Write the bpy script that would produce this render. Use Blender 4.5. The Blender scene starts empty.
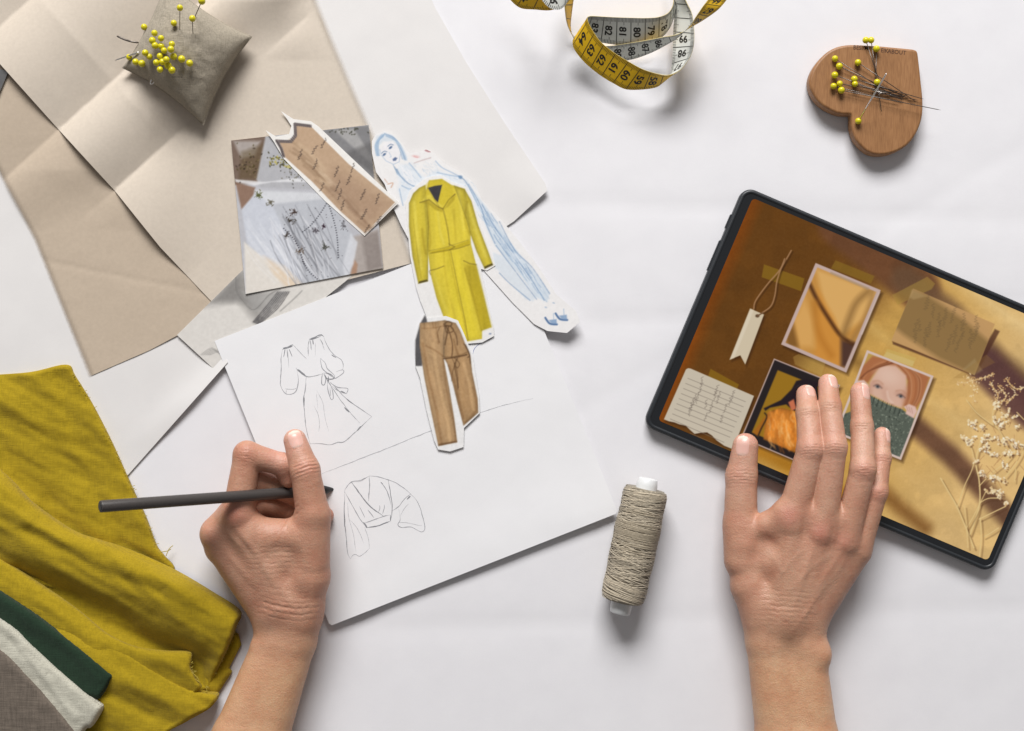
import bpy, math, random
import numpy as np
from mathutils import Vector, Matrix
from mathutils.geometry import delaunay_2d_cdt

S = 0.0007          # metres per unit; one unit is what one pixel covers on the table top
H = 1300.0          # camera height in units
rng = np.random.default_rng(7)
random.seed(7)
scene = bpy.context.scene
COL = scene.collection

# ---------------------------------------------------------------- coordinates
def V(px, py, z=0.0):
    """true position (units) of a point at height z that is seen at photo pixel px,py"""
    k = 1 - z / H
    return np.array([(px - 512.0) * k, (365.5 - py) * k, z])

def VS(pts, z=0.0):
    pts = np.asarray(pts, float)
    z = np.broadcast_to(np.asarray(z, float), (len(pts),))
    k = 1 - z / H
    return np.stack([(pts[:, 0] - 512) * k, (365.5 - pts[:, 1]) * k, z], 1)

def cr(pts, ox, oy, s):
    return [(ox + p[0] / s, oy + p[1] / s) for p in pts]

def spline(pts, n=8, closed=False):
    P = np.asarray(pts, float)
    m = len(P)
    out = []
    segs = m if closed else m - 1
    for i in range(segs):
        if closed:
            p0, p1, p2, p3 = P[(i - 1) % m], P[i], P[(i + 1) % m], P[(i + 2) % m]
        else:
            p0, p1, p2, p3 = P[max(i - 1, 0)], P[i], P[i + 1], P[min(i + 2, m - 1)]
        for k in range(n):
            t = k / n
            out.append(0.5 * ((2 * p1) + (-p0 + p2) * t + (2 * p0 - 5 * p1 + 4 * p2 - p3) * t * t
                              + (-p0 + 3 * p1 - 3 * p2 + p3) * t ** 3))
    if not closed:
        out.append(P[-1])
    return np.array(out)

def resample(P, step, closed=False):
    P = np.asarray(P, float)
    if closed:
        P = np.vstack([P, P[:1]])
    d = np.r_[0, np.cumsum(np.linalg.norm(np.diff(P, axis=0), axis=1))]
    keep = np.r_[True, np.diff(d) > 1e-9]
    P = P[keep]; d = d[keep]
    n = max(2, int(round(d[-1] / step)) + 1)
    t = np.linspace(0, d[-1], n)
    out = np.stack([np.interp(t, d, P[:, k]) for k in range(P.shape[1])], 1)
    return out[:-1] if closed else out

# ---------------------------------------------------------------- noise
def _h(ix, iy, iz, seed):
    n = (ix.astype(np.int64) * 374761393 + iy.astype(np.int64) * 668265263 + iz.astype(np.int64) * 2147483647 % 998244353
         + seed * 1442695041) & 0xFFFFFFFF
    n = ((n ^ (n >> 13)) * 1274126177) & 0xFFFFFFFF
    n = ((n ^ (n >> 16)) * 2246822519) & 0xFFFFFFFF
    return ((n ^ (n >> 15)) & 0xFFFFFF) / float(0xFFFFFF)

def vnoise(x, y, z=None, seed=0):
    x = np.asarray(x, float); y = np.asarray(y, float)
    if z is None:
        z = np.zeros_like(x)
    ix, iy, iz = np.floor(x), np.floor(y), np.floor(z)
    fx, fy, fz = x - ix, y - iy, z - iz
    fx = fx * fx * (3 - 2 * fx); fy = fy * fy * (3 - 2 * fy); fz = fz * fz * (3 - 2 * fz)
    r = 0
    for dx in (0, 1):
        for dy in (0, 1):
            for dz in (0, 1):
                w = (fx if dx else 1 - fx) * (fy if dy else 1 - fy) * (fz if dz else 1 - fz)
                r = r + w * _h(ix + dx, iy + dy, iz + dz, seed)
    return r * 2 - 1

def fbm(x, y, z=None, octv=4, seed=0):
    a, r, f = 0.5, 0, 1.0
    for i in range(octv):
        r = r + a * vnoise(x * f, y * f, None if z is None else z * f, seed + i * 17)
        a *= 0.5; f *= 2.03
    return r

# ---------------------------------------------------------------- distances in the plane
def seg_dist(X, Y, pts, closed=False):
    pts = np.asarray(pts, float)
    n = len(pts) if closed else len(pts) - 1
    best = np.full(X.shape, 1e9)
    for i in range(n):
        ax, ay = pts[i][:2]; bx, by = pts[(i + 1) % len(pts)][:2]
        dx, dy = bx - ax, by - ay
        L = dx * dx + dy * dy + 1e-12
        t = np.clip(((X - ax) * dx + (Y - ay) * dy) / L, 0, 1)
        d = (X - ax - t * dx) ** 2 + (Y - ay - t * dy) ** 2
        best = np.minimum(best, d)
    return np.sqrt(best)

def inside(X, Y, pts):
    pts = np.asarray(pts, float)
    c = np.zeros(X.shape, bool)
    n = len(pts)
    for i in range(n):
        ax, ay = pts[i][:2]; bx, by = pts[(i + 1) % n][:2]
        if ay == by: continue
        m = ((ay > Y) != (by > Y)) & (X < (bx - ax) * (Y - ay) / (by - ay) + ax)
        c ^= m
    return c

def sdist(X, Y, pts):
    d = seg_dist(X, Y, pts, True)
    return np.where(inside(X, Y, pts), -d, d)

# ---------------------------------------------------------------- a small painter for prints (photo-pixel space)
class Canvas:
    def __init__(s, x0, y0, x1, y1, ss=2.0, bg=(255, 255, 255)):
        s.x0, s.y0, s.ss = x0, y0, ss; s.sf = 1.0
        s.w, s.h = int((x1 - x0) * ss) + 1, int((y1 - y0) * ss) + 1
        s.Y, s.X = np.mgrid[0:s.h, 0:s.w]
        s.X = s.X / ss + x0; s.Y = s.Y / ss + y0
        s.im = np.empty((s.h, s.w, 3)); s.im[:] = bg
    def win(s, pts, m):
        pts = np.asarray(pts, float)
        a = max(0, int((pts[:, 0].min() - m - s.x0) * s.ss)); b = min(s.w, int((pts[:, 0].max() + m - s.x0) * s.ss) + 2)
        c = max(0, int((pts[:, 1].min() - m - s.y0) * s.ss)); d = min(s.h, int((pts[:, 1].max() + m - s.y0) * s.ss) + 2)
        return slice(c, max(c, d)), slice(a, max(a, b))
    def mix(s, w, m, col):
        col = np.asarray(col, float)
        s.im[w] = s.im[w] * (1 - m[..., None]) + col * m[..., None]
    def poly(s, pts, col, a=1.0, soft=0.6, tex=None):
        soft = max(.6, soft * s.sf)
        w = s.win(pts, soft)
        X, Y = s.X[w], s.Y[w]
        if X.size == 0: return
        m = np.clip(0.5 - sdist(X, Y, pts) / soft, 0, 1) * a
        if tex is not None: m = m * tex(X, Y)
        s.mix(w, m, col)
    def line(s, pts, wd, col, a=1.0, soft=0.6, sm=0, brk=0.0):
        if sm: pts = spline(pts, sm)
        w = s.win(pts, wd + soft)
        X, Y = s.X[w], s.Y[w]
        if X.size == 0: return
        m = np.clip(0.5 - (seg_dist(X, Y, pts) - wd / 2) / soft, 0, 1) * a
        if brk: m = m * np.clip(1 - brk + brk * 2 * (0.5 + 0.5 * vnoise(X * 0.5, Y * 0.5, seed=3)), 0, 1)
        s.mix(w, m, col)
    def blob(s, cx, cy, rx, ry, ang, col, a=1.0, soft=0.5):
        """soft ellipse, soft as a share of its radius"""
        R = max(rx, ry) * (1 + soft) + 1
        w = s.win([(cx - R, cy - R), (cx + R, cy + R)], 0)
        X, Y = s.X[w] - cx, s.Y[w] - cy
        if X.size == 0: return
        c, q = math.cos(math.radians(ang)), math.sin(math.radians(ang))
        d = np.sqrt(((X * c + Y * q) / rx) ** 2 + ((-X * q + Y * c) / ry) ** 2)
        t = np.clip((1 + soft - d) / (2 * soft), 0, 1)
        s.mix(w, t * t * (3 - 2 * t) * a, col)
    def speck(s, amp, sc=1.0, seed=0, region=None):
        n = fbm(s.X * sc, s.Y * sc, octv=3, seed=seed)[..., None] * amp
        if region is not None:
            n = n * (np.clip(0.5 - sdist(s.X, s.Y, region), 0, 1))[..., None]
        s.im = np.clip(s.im + n, 0, 255)
    def blur(s, sig, region=None, soft=1.0):
        r = max(1, int(sig * s.ss * 2.5)); k = np.exp(-.5 * (np.arange(-r, r + 1) / (sig * s.ss)) ** 2); k /= k.sum()
        w = s.win(region, r / s.ss + 1) if region is not None else (slice(0, s.h), slice(0, s.w))
        a = s.im[w]; p = np.pad(a, ((r, r), (r, r), (0, 0)), 'edge')
        q = sum(k[i] * p[i:i + a.shape[0]] for i in range(2 * r + 1)); q = sum(k[i] * q[:, i:i + a.shape[1]] for i in range(2 * r + 1))
        if region is None: s.im = q; return
        m = np.clip(.5 - sdist(s.X[w], s.Y[w], region) / soft, 0, 1)[..., None]; s.im[w] = a * (1 - m) + q * m
    def cloth(s, region, edge=.3, ew=3.0, amp=.12, sx=.25, sy=.04, seed=0, tilt=0.0):
        """the pictured cloth's own folds and rounding, as printed"""
        w = s.win(region, 1); X, Y = s.X[w], s.Y[w]; d = sdist(X, Y, region)
        u = X + tilt * Y
        f = 1 - edge * np.exp(np.minimum(d, 0) / ew) + amp * 2 * fbm(u * sx, Y * sy, octv=4, seed=seed) + amp * .5 * fbm(X * .6, Y * .6, seed=seed + 3)
        m = np.clip(.5 - d / .7, 0, 1)
        s.im[w] = np.clip(s.im[w] * (1 + (f - 1) * m)[..., None], 0, 255)
    def sample(s, px, py):
        fx = np.clip((np.asarray(px) - s.x0) * s.ss, 0, s.w - 1.001); fy = np.clip((np.asarray(py) - s.y0) * s.ss, 0, s.h - 1.001)
        ix, iy = fx.astype(int), fy.astype(int)
        tx, ty = (fx - ix)[:, None], (fy - iy)[:, None]
        c = (s.im[iy, ix] * (1 - tx) * (1 - ty) + s.im[iy, np.minimum(ix + 1, s.w - 1)] * tx * (1 - ty)
             + s.im[np.minimum(iy + 1, s.h - 1), ix] * (1 - tx) * ty
             + s.im[np.minimum(iy + 1, s.h - 1), np.minimum(ix + 1, s.w - 1)] * tx * ty)
        return lin(c / 255.0)

def lin(c):
    c = np.clip(np.asarray(c, float), 0, 1)
    return np.where(c <= 0.04045, c / 12.92, ((c + 0.055) / 1.055) ** 2.4)
def rgb(r, g, b):
    return tuple(float(x) for x in lin(np.array([r, g, b]) / 255.0)) + (1.0,)

# ---------------------------------------------------------------- meshes and objects
def set_props(o, label=None, cat=None, group=None, kind=None):
    if label: o['label'] = label
    if cat: o['category'] = cat
    if group: o['group'] = group
    if kind: o['kind'] = kind
    return o

def root(name, T, label, cat, group=None):
    e = bpy.data.objects.new(name, None)
    e.empty_display_size = 0.01
    e.location = Vector([float(c) * S for c in T])
    COL.objects.link(e)
    e['T'] = [float(c) for c in T]
    return set_props(e, label, cat, group)

def mkmesh(name, verts, faces, smooth=True, colors=None, attr='Col'):
    me = bpy.data.meshes.new(name)
    verts = np.asarray(verts, float)
    if isinstance(faces, np.ndarray) and faces.ndim == 2:
        k = faces.shape[1]; nf = len(faces)
        me.vertices.add(len(verts)); me.vertices.foreach_set('co', (verts * S).astype(np.float32).ravel())
        me.loops.add(nf * k); me.loops.foreach_set('vertex_index', faces.astype(np.int32).ravel())
        me.polygons.add(nf)
        me.polygons.foreach_set('loop_start', np.arange(0, nf * k, k, dtype=np.int32))
        me.polygons.foreach_set('loop_total', np.full(nf, k, dtype=np.int32))
        me.update(calc_edges=True); me.validate()
    else:
        me.from_pydata((verts * S).tolist(), [], [list(map(int, f)) for f in faces])
        me.update()
    if colors is not None:
        a = me.color_attributes.new(attr, 'FLOAT_COLOR', 'POINT')
        c = np.ones((len(verts), 4), np.float32); c[:, :3] = colors
        a.data.foreach_set('color', c.ravel())
    if smooth:
        me.polygons.foreach_set('use_smooth', [True] * len(me.polygons))
    return me

def mk(name, verts, faces, mat, parent=None, smooth=True, colors=None, org=None, label=None, cat=None, group=None, kind=None):
    """one mesh object; verts in true units. Under a parent they are taken relative to its root position."""
    verts = np.asarray(verts, float)
    if parent is not None:
        o_ = np.array(parent['T']) if 'T' in parent else np.zeros(3)
    elif org is not None:
        o_ = np.asarray(org, float)
    else:
        o_ = np.array([verts[:, 0].mean(), verts[:, 1].mean(), verts[:, 2].min()])
    me = mkmesh(name, verts - o_, faces, smooth, colors)
    ob = bpy.data.objects.new(name, me)
    if mat: me.materials.append(mat)
    COL.objects.link(ob)
    ob['T'] = [float(c) for c in o_]
    if parent is not None:
        ob.parent = parent
    else:
        ob.location = Vector([float(c) * S for c in o_])
    return set_props(ob, label, cat, group, kind)

def grid_faces(nu, nv, closed_u=False, closed_v=False, flip=False):
    I = np.arange(nu * nv).reshape(nu, nv)
    a = np.arange(nu if closed_u else nu - 1); b = np.arange(nv if closed_v else nv - 1)
    A, B = np.meshgrid(a, b, indexing='ij')
    A1, B1 = (A + 1) % nu, (B + 1) % nv
    f = np.stack([I[A, B], I[A1, B], I[A1, B1], I[A, B1]], -1).reshape(-1, 4)
    return f[:, ::-1] if flip else f

def flat_mesh(outline, step=3.0, inner=True):
    """triangulated planar mesh (photo-pixel space) of an outline, boundary resampled at step"""
    B = resample(outline, step, True) if step else np.asarray(outline, float)
    x0, y0 = B.min(0); x1, y1 = B.max(0)
    pts = B
    if inner and step:
        gx, gy = np.meshgrid(np.arange(x0 + step * .5, x1, step), np.arange(y0 + step * .5, y1, step))
        gx = gx.ravel(); gy = gy.ravel()
        m = sdist(gx, gy, B) < -step * 0.55
        pts = np.vstack([B, np.stack([gx[m], gy[m]], 1)])
    n = len(B)
    r = delaunay_2d_cdt([Vector(p) for p in pts.tolist()], [(i, (i + 1) % n) for i in range(n)], [list(range(n))], 1, 1e-5)
    P = np.array([tuple(v) for v in r[0]])
    F = np.array([f for f in r[2] if len(f) == 3])
    a = P[F[:, 0]]; b = P[F[:, 1]]; c = P[F[:, 2]]
    ar = (b[:, 0] - a[:, 0]) * (c[:, 1] - a[:, 1]) - (b[:, 1] - a[:, 1]) * (c[:, 0] - a[:, 0])
    F[ar > 0] = F[ar > 0][:, ::-1]      # pixel y runs down: keep normals up after the flip
    return P, F

def sheet(name, outline, mat, z=1.0, step=4.0, thick=0.35, zf=None, canvas=None, parent=None, colfn=None, **kw):
    """a thin sheet of paper or cloth: zf(px,py) adds height; canvas colours it"""
    P, F = flat_mesh(outline, step)
    z_ = np.full(len(P), float(z))
    if zf is not None: z_ = z_ + zf(P[:, 0], P[:, 1])
    top = VS(P, z_)
    # rim
    edges = {}
    for f in F:
        for i in range(3):
            e = (f[i], f[(i + 1) % 3])
            if (e[1], e[0]) in edges: del edges[(e[1], e[0])]
            else: edges[e] = 1
    bot = top.copy(); bot[:, 2] -= thick
    n = len(P)
    cols = None
    if canvas is not None: cols = canvas.sample(P[:, 0], P[:, 1])
    if colfn is not None: cols = colfn(P[:, 0], P[:, 1])
    faces = [tuple(f) for f in F] + [(f[2] + n, f[1] + n, f[0] + n) for f in F]
    vs = [top, bot]; rimv = []; k = 2 * n
    for (a, b) in edges:
        rimv += [top[b], top[a], bot[a], bot[b]]
        faces += [(k, k + 1, k + 2), (k, k + 2, k + 3)]; k += 4
    vs.append(np.array(rimv))
    if cols is not None:
        idx = np.array([[b, a, a, b] for (a, b) in edges]).ravel()
        rc = cols[idx] if colfn is not None else np.full((len(idx), cols.shape[1]), 0.72)
        cols = np.vstack([cols, cols if colfn is not None else np.full((n, cols.shape[1]), 0.72), rc])
    ob = mk(name, np.vstack(vs), np.array(faces), mat, parent, smooth=False, colors=cols, **kw)
    k = np.zeros(len(faces), bool); k[:len(F)] = True
    ob.data.polygons.foreach_set('use_smooth', k[:len(ob.data.polygons)])
    return ob

def tube_mesh(P, r, seg=6, caps=True, up=(0, 0, 1)):
    P = np.asarray(P, float); n = len(P)
    r = np.broadcast_to(np.asarray(r, float), (n,))
    T = np.gradient(P, axis=0); T /= np.linalg.norm(T, axis=1)[:, None] + 1e-12
    up = np.asarray(up, float)
    A = np.cross(T, up); bad = np.linalg.norm(A, axis=1) < 1e-3
    A[bad] = np.cross(T[bad], [1, 0, 0.0]); A /= np.linalg.norm(A, axis=1)[:, None]
    B = np.cross(T, A)
    th = np.arange(seg) / seg * 2 * np.pi
    verts = P[:, None, :] + r[:, None, None] * (np.cos(th)[None, :, None] * A[:, None, :] + np.sin(th)[None, :, None] * B[:, None, :])
    f = grid_faces(n, seg, closed_v=True)
    return verts.reshape(-1, 3), f, [list(range(seg)), list(range((n - 1) * seg, n * seg))[::-1]]

class Bag:
    """collects meshes that belong to one part"""
    def __init__(s): s.v = []; s.f = []; s.c = []; s.n = 0
    def add(s, v, f, c=None):
        v = np.asarray(v, float)
        s.v.append(v); s.f += [[int(i) + s.n for i in q] for q in f]; s.n += len(v)
        if c is not None: s.c.append(np.broadcast_to(np.asarray(c, float), (len(v), 3)))
    def tube(s, P, r, seg=6, c=None):
        v, f, caps = tube_mesh(P, r, seg)
        s.add(v, list(f) + caps, c)
    def build(s, name, mat, parent=None, **kw):
        return mk(name, np.vstack(s.v), s.f, mat, parent, colors=(np.vstack(s.c) if s.c else None), **kw)

def sphere_mesh(c, r, nu=14, nv=8):
    v = [(0, 0, r)]
    for i in range(1, nv):
        a = math.pi * i / nv
        for j in range(nu):
            b = 2 * math.pi * j / nu
            v.append((r * math.sin(a) * math.cos(b), r * math.sin(a) * math.sin(b), r * math.cos(a)))
    v.append((0, 0, -r)); f = []
    for j in range(nu): f.append((0, 1 + j, 1 + (j + 1) % nu))
    for i in range(nv - 2):
        for j in range(nu):
            a = 1 + i * nu + j; b = 1 + i * nu + (j + 1) % nu
            f.append((a, a + nu, b + nu, b))
    L = len(v) - 1; o = 1 + (nv - 2) * nu
    for j in range(nu): f.append((L, o + (j + 1) % nu, o + j))
    return np.array(v) + np.asarray(c, float), f

def ribbon_strokes(bag, pts, w, zfun, taper=True, c=None):
    """a drawn line: a flat strip in photo-pixel space laid at height zfun"""
    P = resample(np.asarray(pts, float), 1.0)
    n = len(P)
    T = np.gradient(P, axis=0); T /= np.linalg.norm(T, axis=1)[:, None] + 1e-9
    N = np.stack([-T[:, 1], T[:, 0]], 1)
    t = np.linspace(0, 1, n)
    ww = w * 0.5 * (np.clip(np.minimum(t, 1 - t) * 6, 0.35, 1) if taper else 1)
    ww = ww * (1 + 0.45 * vnoise(P[:, 0] * .33, P[:, 1] * .33, seed=5))
    P = P + 0.25 * np.stack([vnoise(P[:, 0] * .2, P[:, 1] * .2, seed=8), vnoise(P[:, 0] * .2, P[:, 1] * .2, seed=9)], 1)
    a = P + N * ww[:, None]; b = P - N * ww[:, None]
    Q = np.stack([a, b], 1).reshape(-1, 2)
    v = VS(Q, zfun(Q[:, 0], Q[:, 1]))
    bag.add(v, grid_faces(n, 2, flip=True), c)

# ---------------------------------------------------------------- materials
def newmat(name):
    m = bpy.data.materials.new(name); m.use_nodes = True
    nt = m.node_tree; b = nt.nodes['Principled BSDF']
    return m, nt, b
def N(nt, t, **kw):
    n = nt.nodes.new(t)
    for k, v in kw.items():
        if k in n.inputs.keys(): n.inputs[k].default_value = v
        else: setattr(n, k, v)
    return n
def coord(nt, scale=1.0, rot=(0, 0, 0), stretch=(1, 1, 1)):
    tc = N(nt, 'ShaderNodeTexCoord'); mp = N(nt, 'ShaderNodeMapping')
    mp.inputs['Scale'].default_value = tuple(scale / S * s for s in stretch)   # object coords in units
    mp.inputs['Rotation'].default_value = rot
    nt.links.new(tc.outputs['Object'], mp.inputs['Vector'])
    return mp.outputs['Vector']
def noise(nt, vec, scale, detail=3, rough=.55, dist=0):
    n = N(nt, 'ShaderNodeTexNoise'); n.inputs['Scale'].default_value = scale; n.inputs['Detail'].default_value = detail
    n.inputs['Roughness'].default_value = rough; n.inputs['Distortion'].default_value = dist
    nt.links.new(vec, n.inputs['Vector'])
    return n.outputs['Fac']
def bump(nt, b, fac, strength=.3, dist=1.0, prev=None):
    n = N(nt, 'ShaderNodeBump'); n.inputs['Strength'].default_value = strength; n.inputs['Distance'].default_value = dist * S
    nt.links.new(fac, n.inputs['Height'])
    if prev is not None: nt.links.new(prev, n.inputs['Normal'])
    nt.links.new(n.outputs['Normal'], b.inputs['Normal'])
    return n.outputs['Normal']
def ramp(nt, fac, stops):
    r = N(nt, 'ShaderNodeValToRGB'); e = r.color_ramp.elements
    e[0].position, e[0].color = stops[0]; e[1].position, e[1].color = stops[-1]
    for p, c in stops[1:-1]:
        q = e.new(p); q.color = c
    nt.links.new(fac, r.inputs['Fac'])
    return r.outputs['Color']
def mulcol(nt, a, b, fac=1.0, mode='MULTIPLY'):
    m = N(nt, 'ShaderNodeMix', data_type='RGBA', blend_type=mode); m.inputs['Factor'].default_value = fac
    for s, i in ((a, 6), (b, 7)):
        if isinstance(s, tuple): m.inputs[i].default_value = s
        else: nt.links.new(s, m.inputs[i])
    return m.outputs[2]
def math_(nt, op, a, b=None):
    m = N(nt, 'ShaderNodeMath', operation=op)
    for s, i in ((a, 0), (b, 1)):
        if s is None: continue
        if isinstance(s, (int, float)): m.inputs[i].default_value = s
        else: nt.links.new(s, m.inputs[i])
    return m.outputs[0]

def simple(name, col, rough=.5, metal=0.0, nscale=.3, namt=.06, bumps=0.0, spec=.5, coat=0.0):
    m, nt, b = newmat(name)
    v = coord(nt)
    f = noise(nt, v, nscale)
    c = ramp(nt, f, [(0.3, tuple(max(0, x * (1 - namt)) for x in col[:3]) + (1,)), (0.7, tuple(min(1, x * (1 + namt)) for x in col[:3]) + (1,))])
    nt.links.new(c, b.inputs['Base Color'])
    b.inputs['Roughness'].default_value = rough; b.inputs['Metallic'].default_value = metal
    b.inputs['Specular IOR Level'].default_value = spec
    b.inputs['Coat Weight'].default_value = coat
    if bumps: bump(nt, b, f, bumps)
    return m

def paper_mat(name, col, fibre=.04, rough=.75, bumps=.15, large=0.0):
    m, nt, b = newmat(name)
    v = coord(nt)
    f1 = noise(nt, v, .9, 4); f2 = noise(nt, v, .03, 3)
    lo = tuple(x * (1 - fibre) for x in col[:3]) + (1,); hi = tuple(min(1, x * (1 + fibre)) for x in col[:3]) + (1,)
    c = ramp(nt, f1, [(0.25, lo), (0.75, hi)])
    if large:
        c2 = ramp(nt, f2, [(.3, (1 - large, 1 - large, 1 - large * .9, 1)), (.7, (1, 1, 1, 1))])
        c = mulcol(nt, c, c2)
    nt.links.new(c, b.inputs['Base Color'])
    b.inputs['Roughness'].default_value = rough; b.inputs['Specular IOR Level'].default_value = .25
    n1 = bump(nt, b, f1, bumps, .35)
    bump(nt, b, noise(nt, v, .016, 3, .5), .10, 3.0, n1)
    return m

def print_mat(name, rough=.45, spec=.3, fibre=.03):
    m, nt, b = newmat(name)
    a = N(nt, 'ShaderNodeVertexColor', layer_name='Col')
    f = noise(nt, coord(nt), 1.1, 3)
    c2 = ramp(nt, f, [(.3, (1 - fibre,) * 3 + (1,)), (.7, (1, 1, 1, 1))])
    nt.links.new(mulcol(nt, a.outputs['Color'], c2), b.inputs['Base Color'])
    b.inputs['Roughness'].default_value = rough; b.inputs['Specular IOR Level'].default_value = spec
    bump(nt, b, f, .08, .3)
    return m
# ================================================================ camera, light, world
cam = bpy.data.cameras.new('camera'); camo = bpy.data.objects.new('camera', cam); COL.objects.link(camo)
camo.location = (0, 0, H * S); cam.sensor_width = 36; cam.lens = 36 * H / 1024.0; cam.clip_start = 0.02; cam.clip_end = 50
cam.shift_y = 0.0
scene.camera = camo
cam.dof.use_dof = True; cam.dof.focus_distance = (H - 18) * S; cam.dof.aperture_fstop = 9.0

def area(name, loc, target, size, sy, power, col):
    l = bpy.data.lights.new(name, 'AREA'); l.shape = 'RECTANGLE'; l.size = size; l.size_y = sy; l.energy = power; l.color = col
    o = bpy.data.objects.new(name, l); COL.objects.link(o); o.location = loc
    o.rotation_euler = (Vector(target) - Vector(loc)).to_track_quat('-Z', 'Y').to_euler()
    return o
area('window_light', (-0.25, 3.1, 2.2), (0.0, 0.0, 0), 2.2, 1.4, 248.0, (1.0, 0.99, 0.985))
w = bpy.data.worlds.new('World'); scene.world = w; w.use_nodes = True
bg = w.node_tree.nodes['Background']; bg.inputs['Color'].default_value = (1.0, 0.965, 0.95, 1); bg.inputs['Strength'].default_value = 0.215
scene.view_settings.view_transform = 'Standard'; scene.view_settings.look = 'None'; scene.view_settings.gamma = 1
scene.view_settings.exposure = -0.15; scene.view_settings.use_curve_mapping = False
scene.cycles.use_denoising = True
scene.cycles.max_bounces = 6; scene.cycles.transparent_max_bounces = 8

# ================================================================ the table
def table_z(px, py):
    x = np.asarray(px, float); y = np.asarray(py, float)
    z = 0.9 * fbm(x * .006, y * .006, seed=2) + .12 * fbm(x * .03, y * .03, seed=4)
    # old folds in the white paper
    for (a, b, c, wd, am) in ((0.05, 1.0, -352, 11, 1.1), (0.03, 1.0, -640, 13, 1.0), (1.0, .02, -915, 11, .8), (1.0, -.04, -575, 13, .6), (-.04, 1, -180, 9, .9), (.6, 1, -760, 9, .6)):
        d = (a * x + b * y + c) / math.hypot(a, b)
        z = z - am * np.exp(-np.abs(d) / wd)
    return z - 1.35
nx, ny = 261, 201
gx = np.linspace(-340, 1364, nx); gy = np.linspace(-420, 1150, ny)
GX, GY = np.meshgrid(gx, gy, indexing='ij')
tv = np.stack([GX.ravel() - 512, 365.5 - GY.ravel(), table_z(GX.ravel(), GY.ravel())], 1)
m_table = paper_mat('white_table_paper', (0.775, 0.765, 0.785), .012, .7, .12, .03)
mk('tabletop', tv, grid_faces(nx, ny, flip=True), m_table, kind='structure', org=(0, 0, 0))

# ================================================================ large papers
def fold_h(x, y):
    s = .67 * x + .742 * y
    h = np.zeros_like(s)
    for a, b, am in ((-150, 20, 10), (20, 136, 12), (136, 218, 12.5), (218, 330, 8.5)):
        t = np.clip((s - a) / (b - a), 0, 1)
        h = h + am * np.sin(np.pi * t ** .72) * (t > 0) * (t < 1)
    t2 = (x - .9 * y) - 40       # a faint cross fold
    h = h + 1.3 * np.exp(-np.abs(t2) / 16) * np.clip((220 - s) / 60, 0, 1)
    k = np.clip(1 - (x - 150) / 70, .0, 1) + np.clip((60 - y) / 60, 0, 1)
    return h * np.clip(k, 0.0, 1)

def soft_paper(name, col, var=.05):
    m, nt, b = newmat(name)
    v = coord(nt); f = noise(nt, v, .28, 4, .6); f2 = noise(nt, v, 1.3, 2)
    c = ramp(nt, f, [(.25, tuple(x * (1 - var) for x in col) + (1,)), (.75, tuple(min(1, x * (1 + var)) for x in col) + (1,))])
    nt.links.new(c, b.inputs['Base Color']); b.inputs['Roughness'].default_value = .7; b.inputs['Specular IOR Level'].default_value = .25
    bump(nt, b, f2, .12, .3)
    a = N(nt, 'ShaderNodeVertexColor', layer_name='Col')
    r = N(nt, 'ShaderNodeSeparateColor'); nt.links.new(a.outputs['Color'], r.inputs['Color'])
    nt.links.new(r.outputs['Red'], b.inputs['Alpha'])
    return m
m_beige = soft_paper('beige_pattern_paper', (0.50, 0.41, 0.315))
m_beige2 = soft_paper('pale_beige_pattern_paper', (0.60, 0.525, 0.438))
m_trace = paper_mat('white_tracing_paper', (0.735, 0.715, 0.70), .015, .5, .1, .03)

T1 = [(-60, 60), (60, 100), (180, 250), (228, 362), (127, 476), (60, 560), (-60, 620)]
t1o = sheet('tracing_paper', T1, m_trace, z=.1, step=9, zf=lambda x, y: .5 + .8 * fbm(x * .02, y * .02, seed=11) + 4.5 * np.exp(-((x + y - 598) / 22.0) ** 2) * np.clip((452 - y) / 50, 0, 1),
      label='white tracing paper lying under the mustard linen at the left edge', cat='paper', group='sheets of pattern paper')
T2 = [(300, -60), (420, -60), (432, 2), (466, 62), (504, 122), (549, 189), (511, 224), (430, 262), (330, 270), (240, 130)]
sheet('tracing_paper', T2, m_trace, z=.0, step=9, zf=lambda x, y: .7 + .6 * fbm(x * .02, y * .02, seed=12) + 3.0 * np.exp(-((x - 549) ** 2 + (y - 195) ** 2) / 900.0),
      label='white tracing paper with a pointed corner behind the yellow coat cutout', cat='paper', group='sheets of pattern paper')
def fadeA(x, y):
    d = np.minimum(seg_dist(x, y, [(-60, 60), (0, 178), (33, 240), (66, 322), (88, 376)]), 40)
    f = np.clip(d / 8.0, 0, 1); d2 = seg_dist(x, y, [(88, 376), (240, 300)])
    return np.stack([f * f * (3 - 2 * f)] * 3, 1)
A_ = [(-60, 60), (0, 178), (33, 240), (66, 322), (88, 377), (150, 350), (240, 302), (250, 200), (120, 40), (0, 0)]
sheet('pattern_paper', A_, m_beige, z=1.3, step=2.4, zf=lambda x, y: .5 + .45 * fold_h(x, y) * np.clip((230 - y) / 60, 0, 1) + .5 * fbm(x * .03, y * .03, seed=14) - .5 * np.exp(-np.abs(.2 * x - y + 252) / 3), colfn=fadeA,
      label='darker beige pattern paper under the folded sheet, left side', cat='paper', group='sheets of pattern paper')
def fadeB(x, y):
    d = seg_dist(x, y, [(330, -40), (319, 0), (331, 30), (352, 80), (376, 135), (390, 180), (402, 220), (416, 262)])
    f = np.clip(d / 9.0, 0, 1)
    return np.stack([f * f * (3 - 2 * f)] * 3, 1)
def kB(x, y):
    d = seg_dist(x, y, [(330, -40), (319, 0), (331, 30), (352, 80), (376, 135), (390, 180), (402, 220), (416, 262)])
    t = np.clip(d / 45.0, 0, 1); return t * t * (3 - 2 * t)
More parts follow.
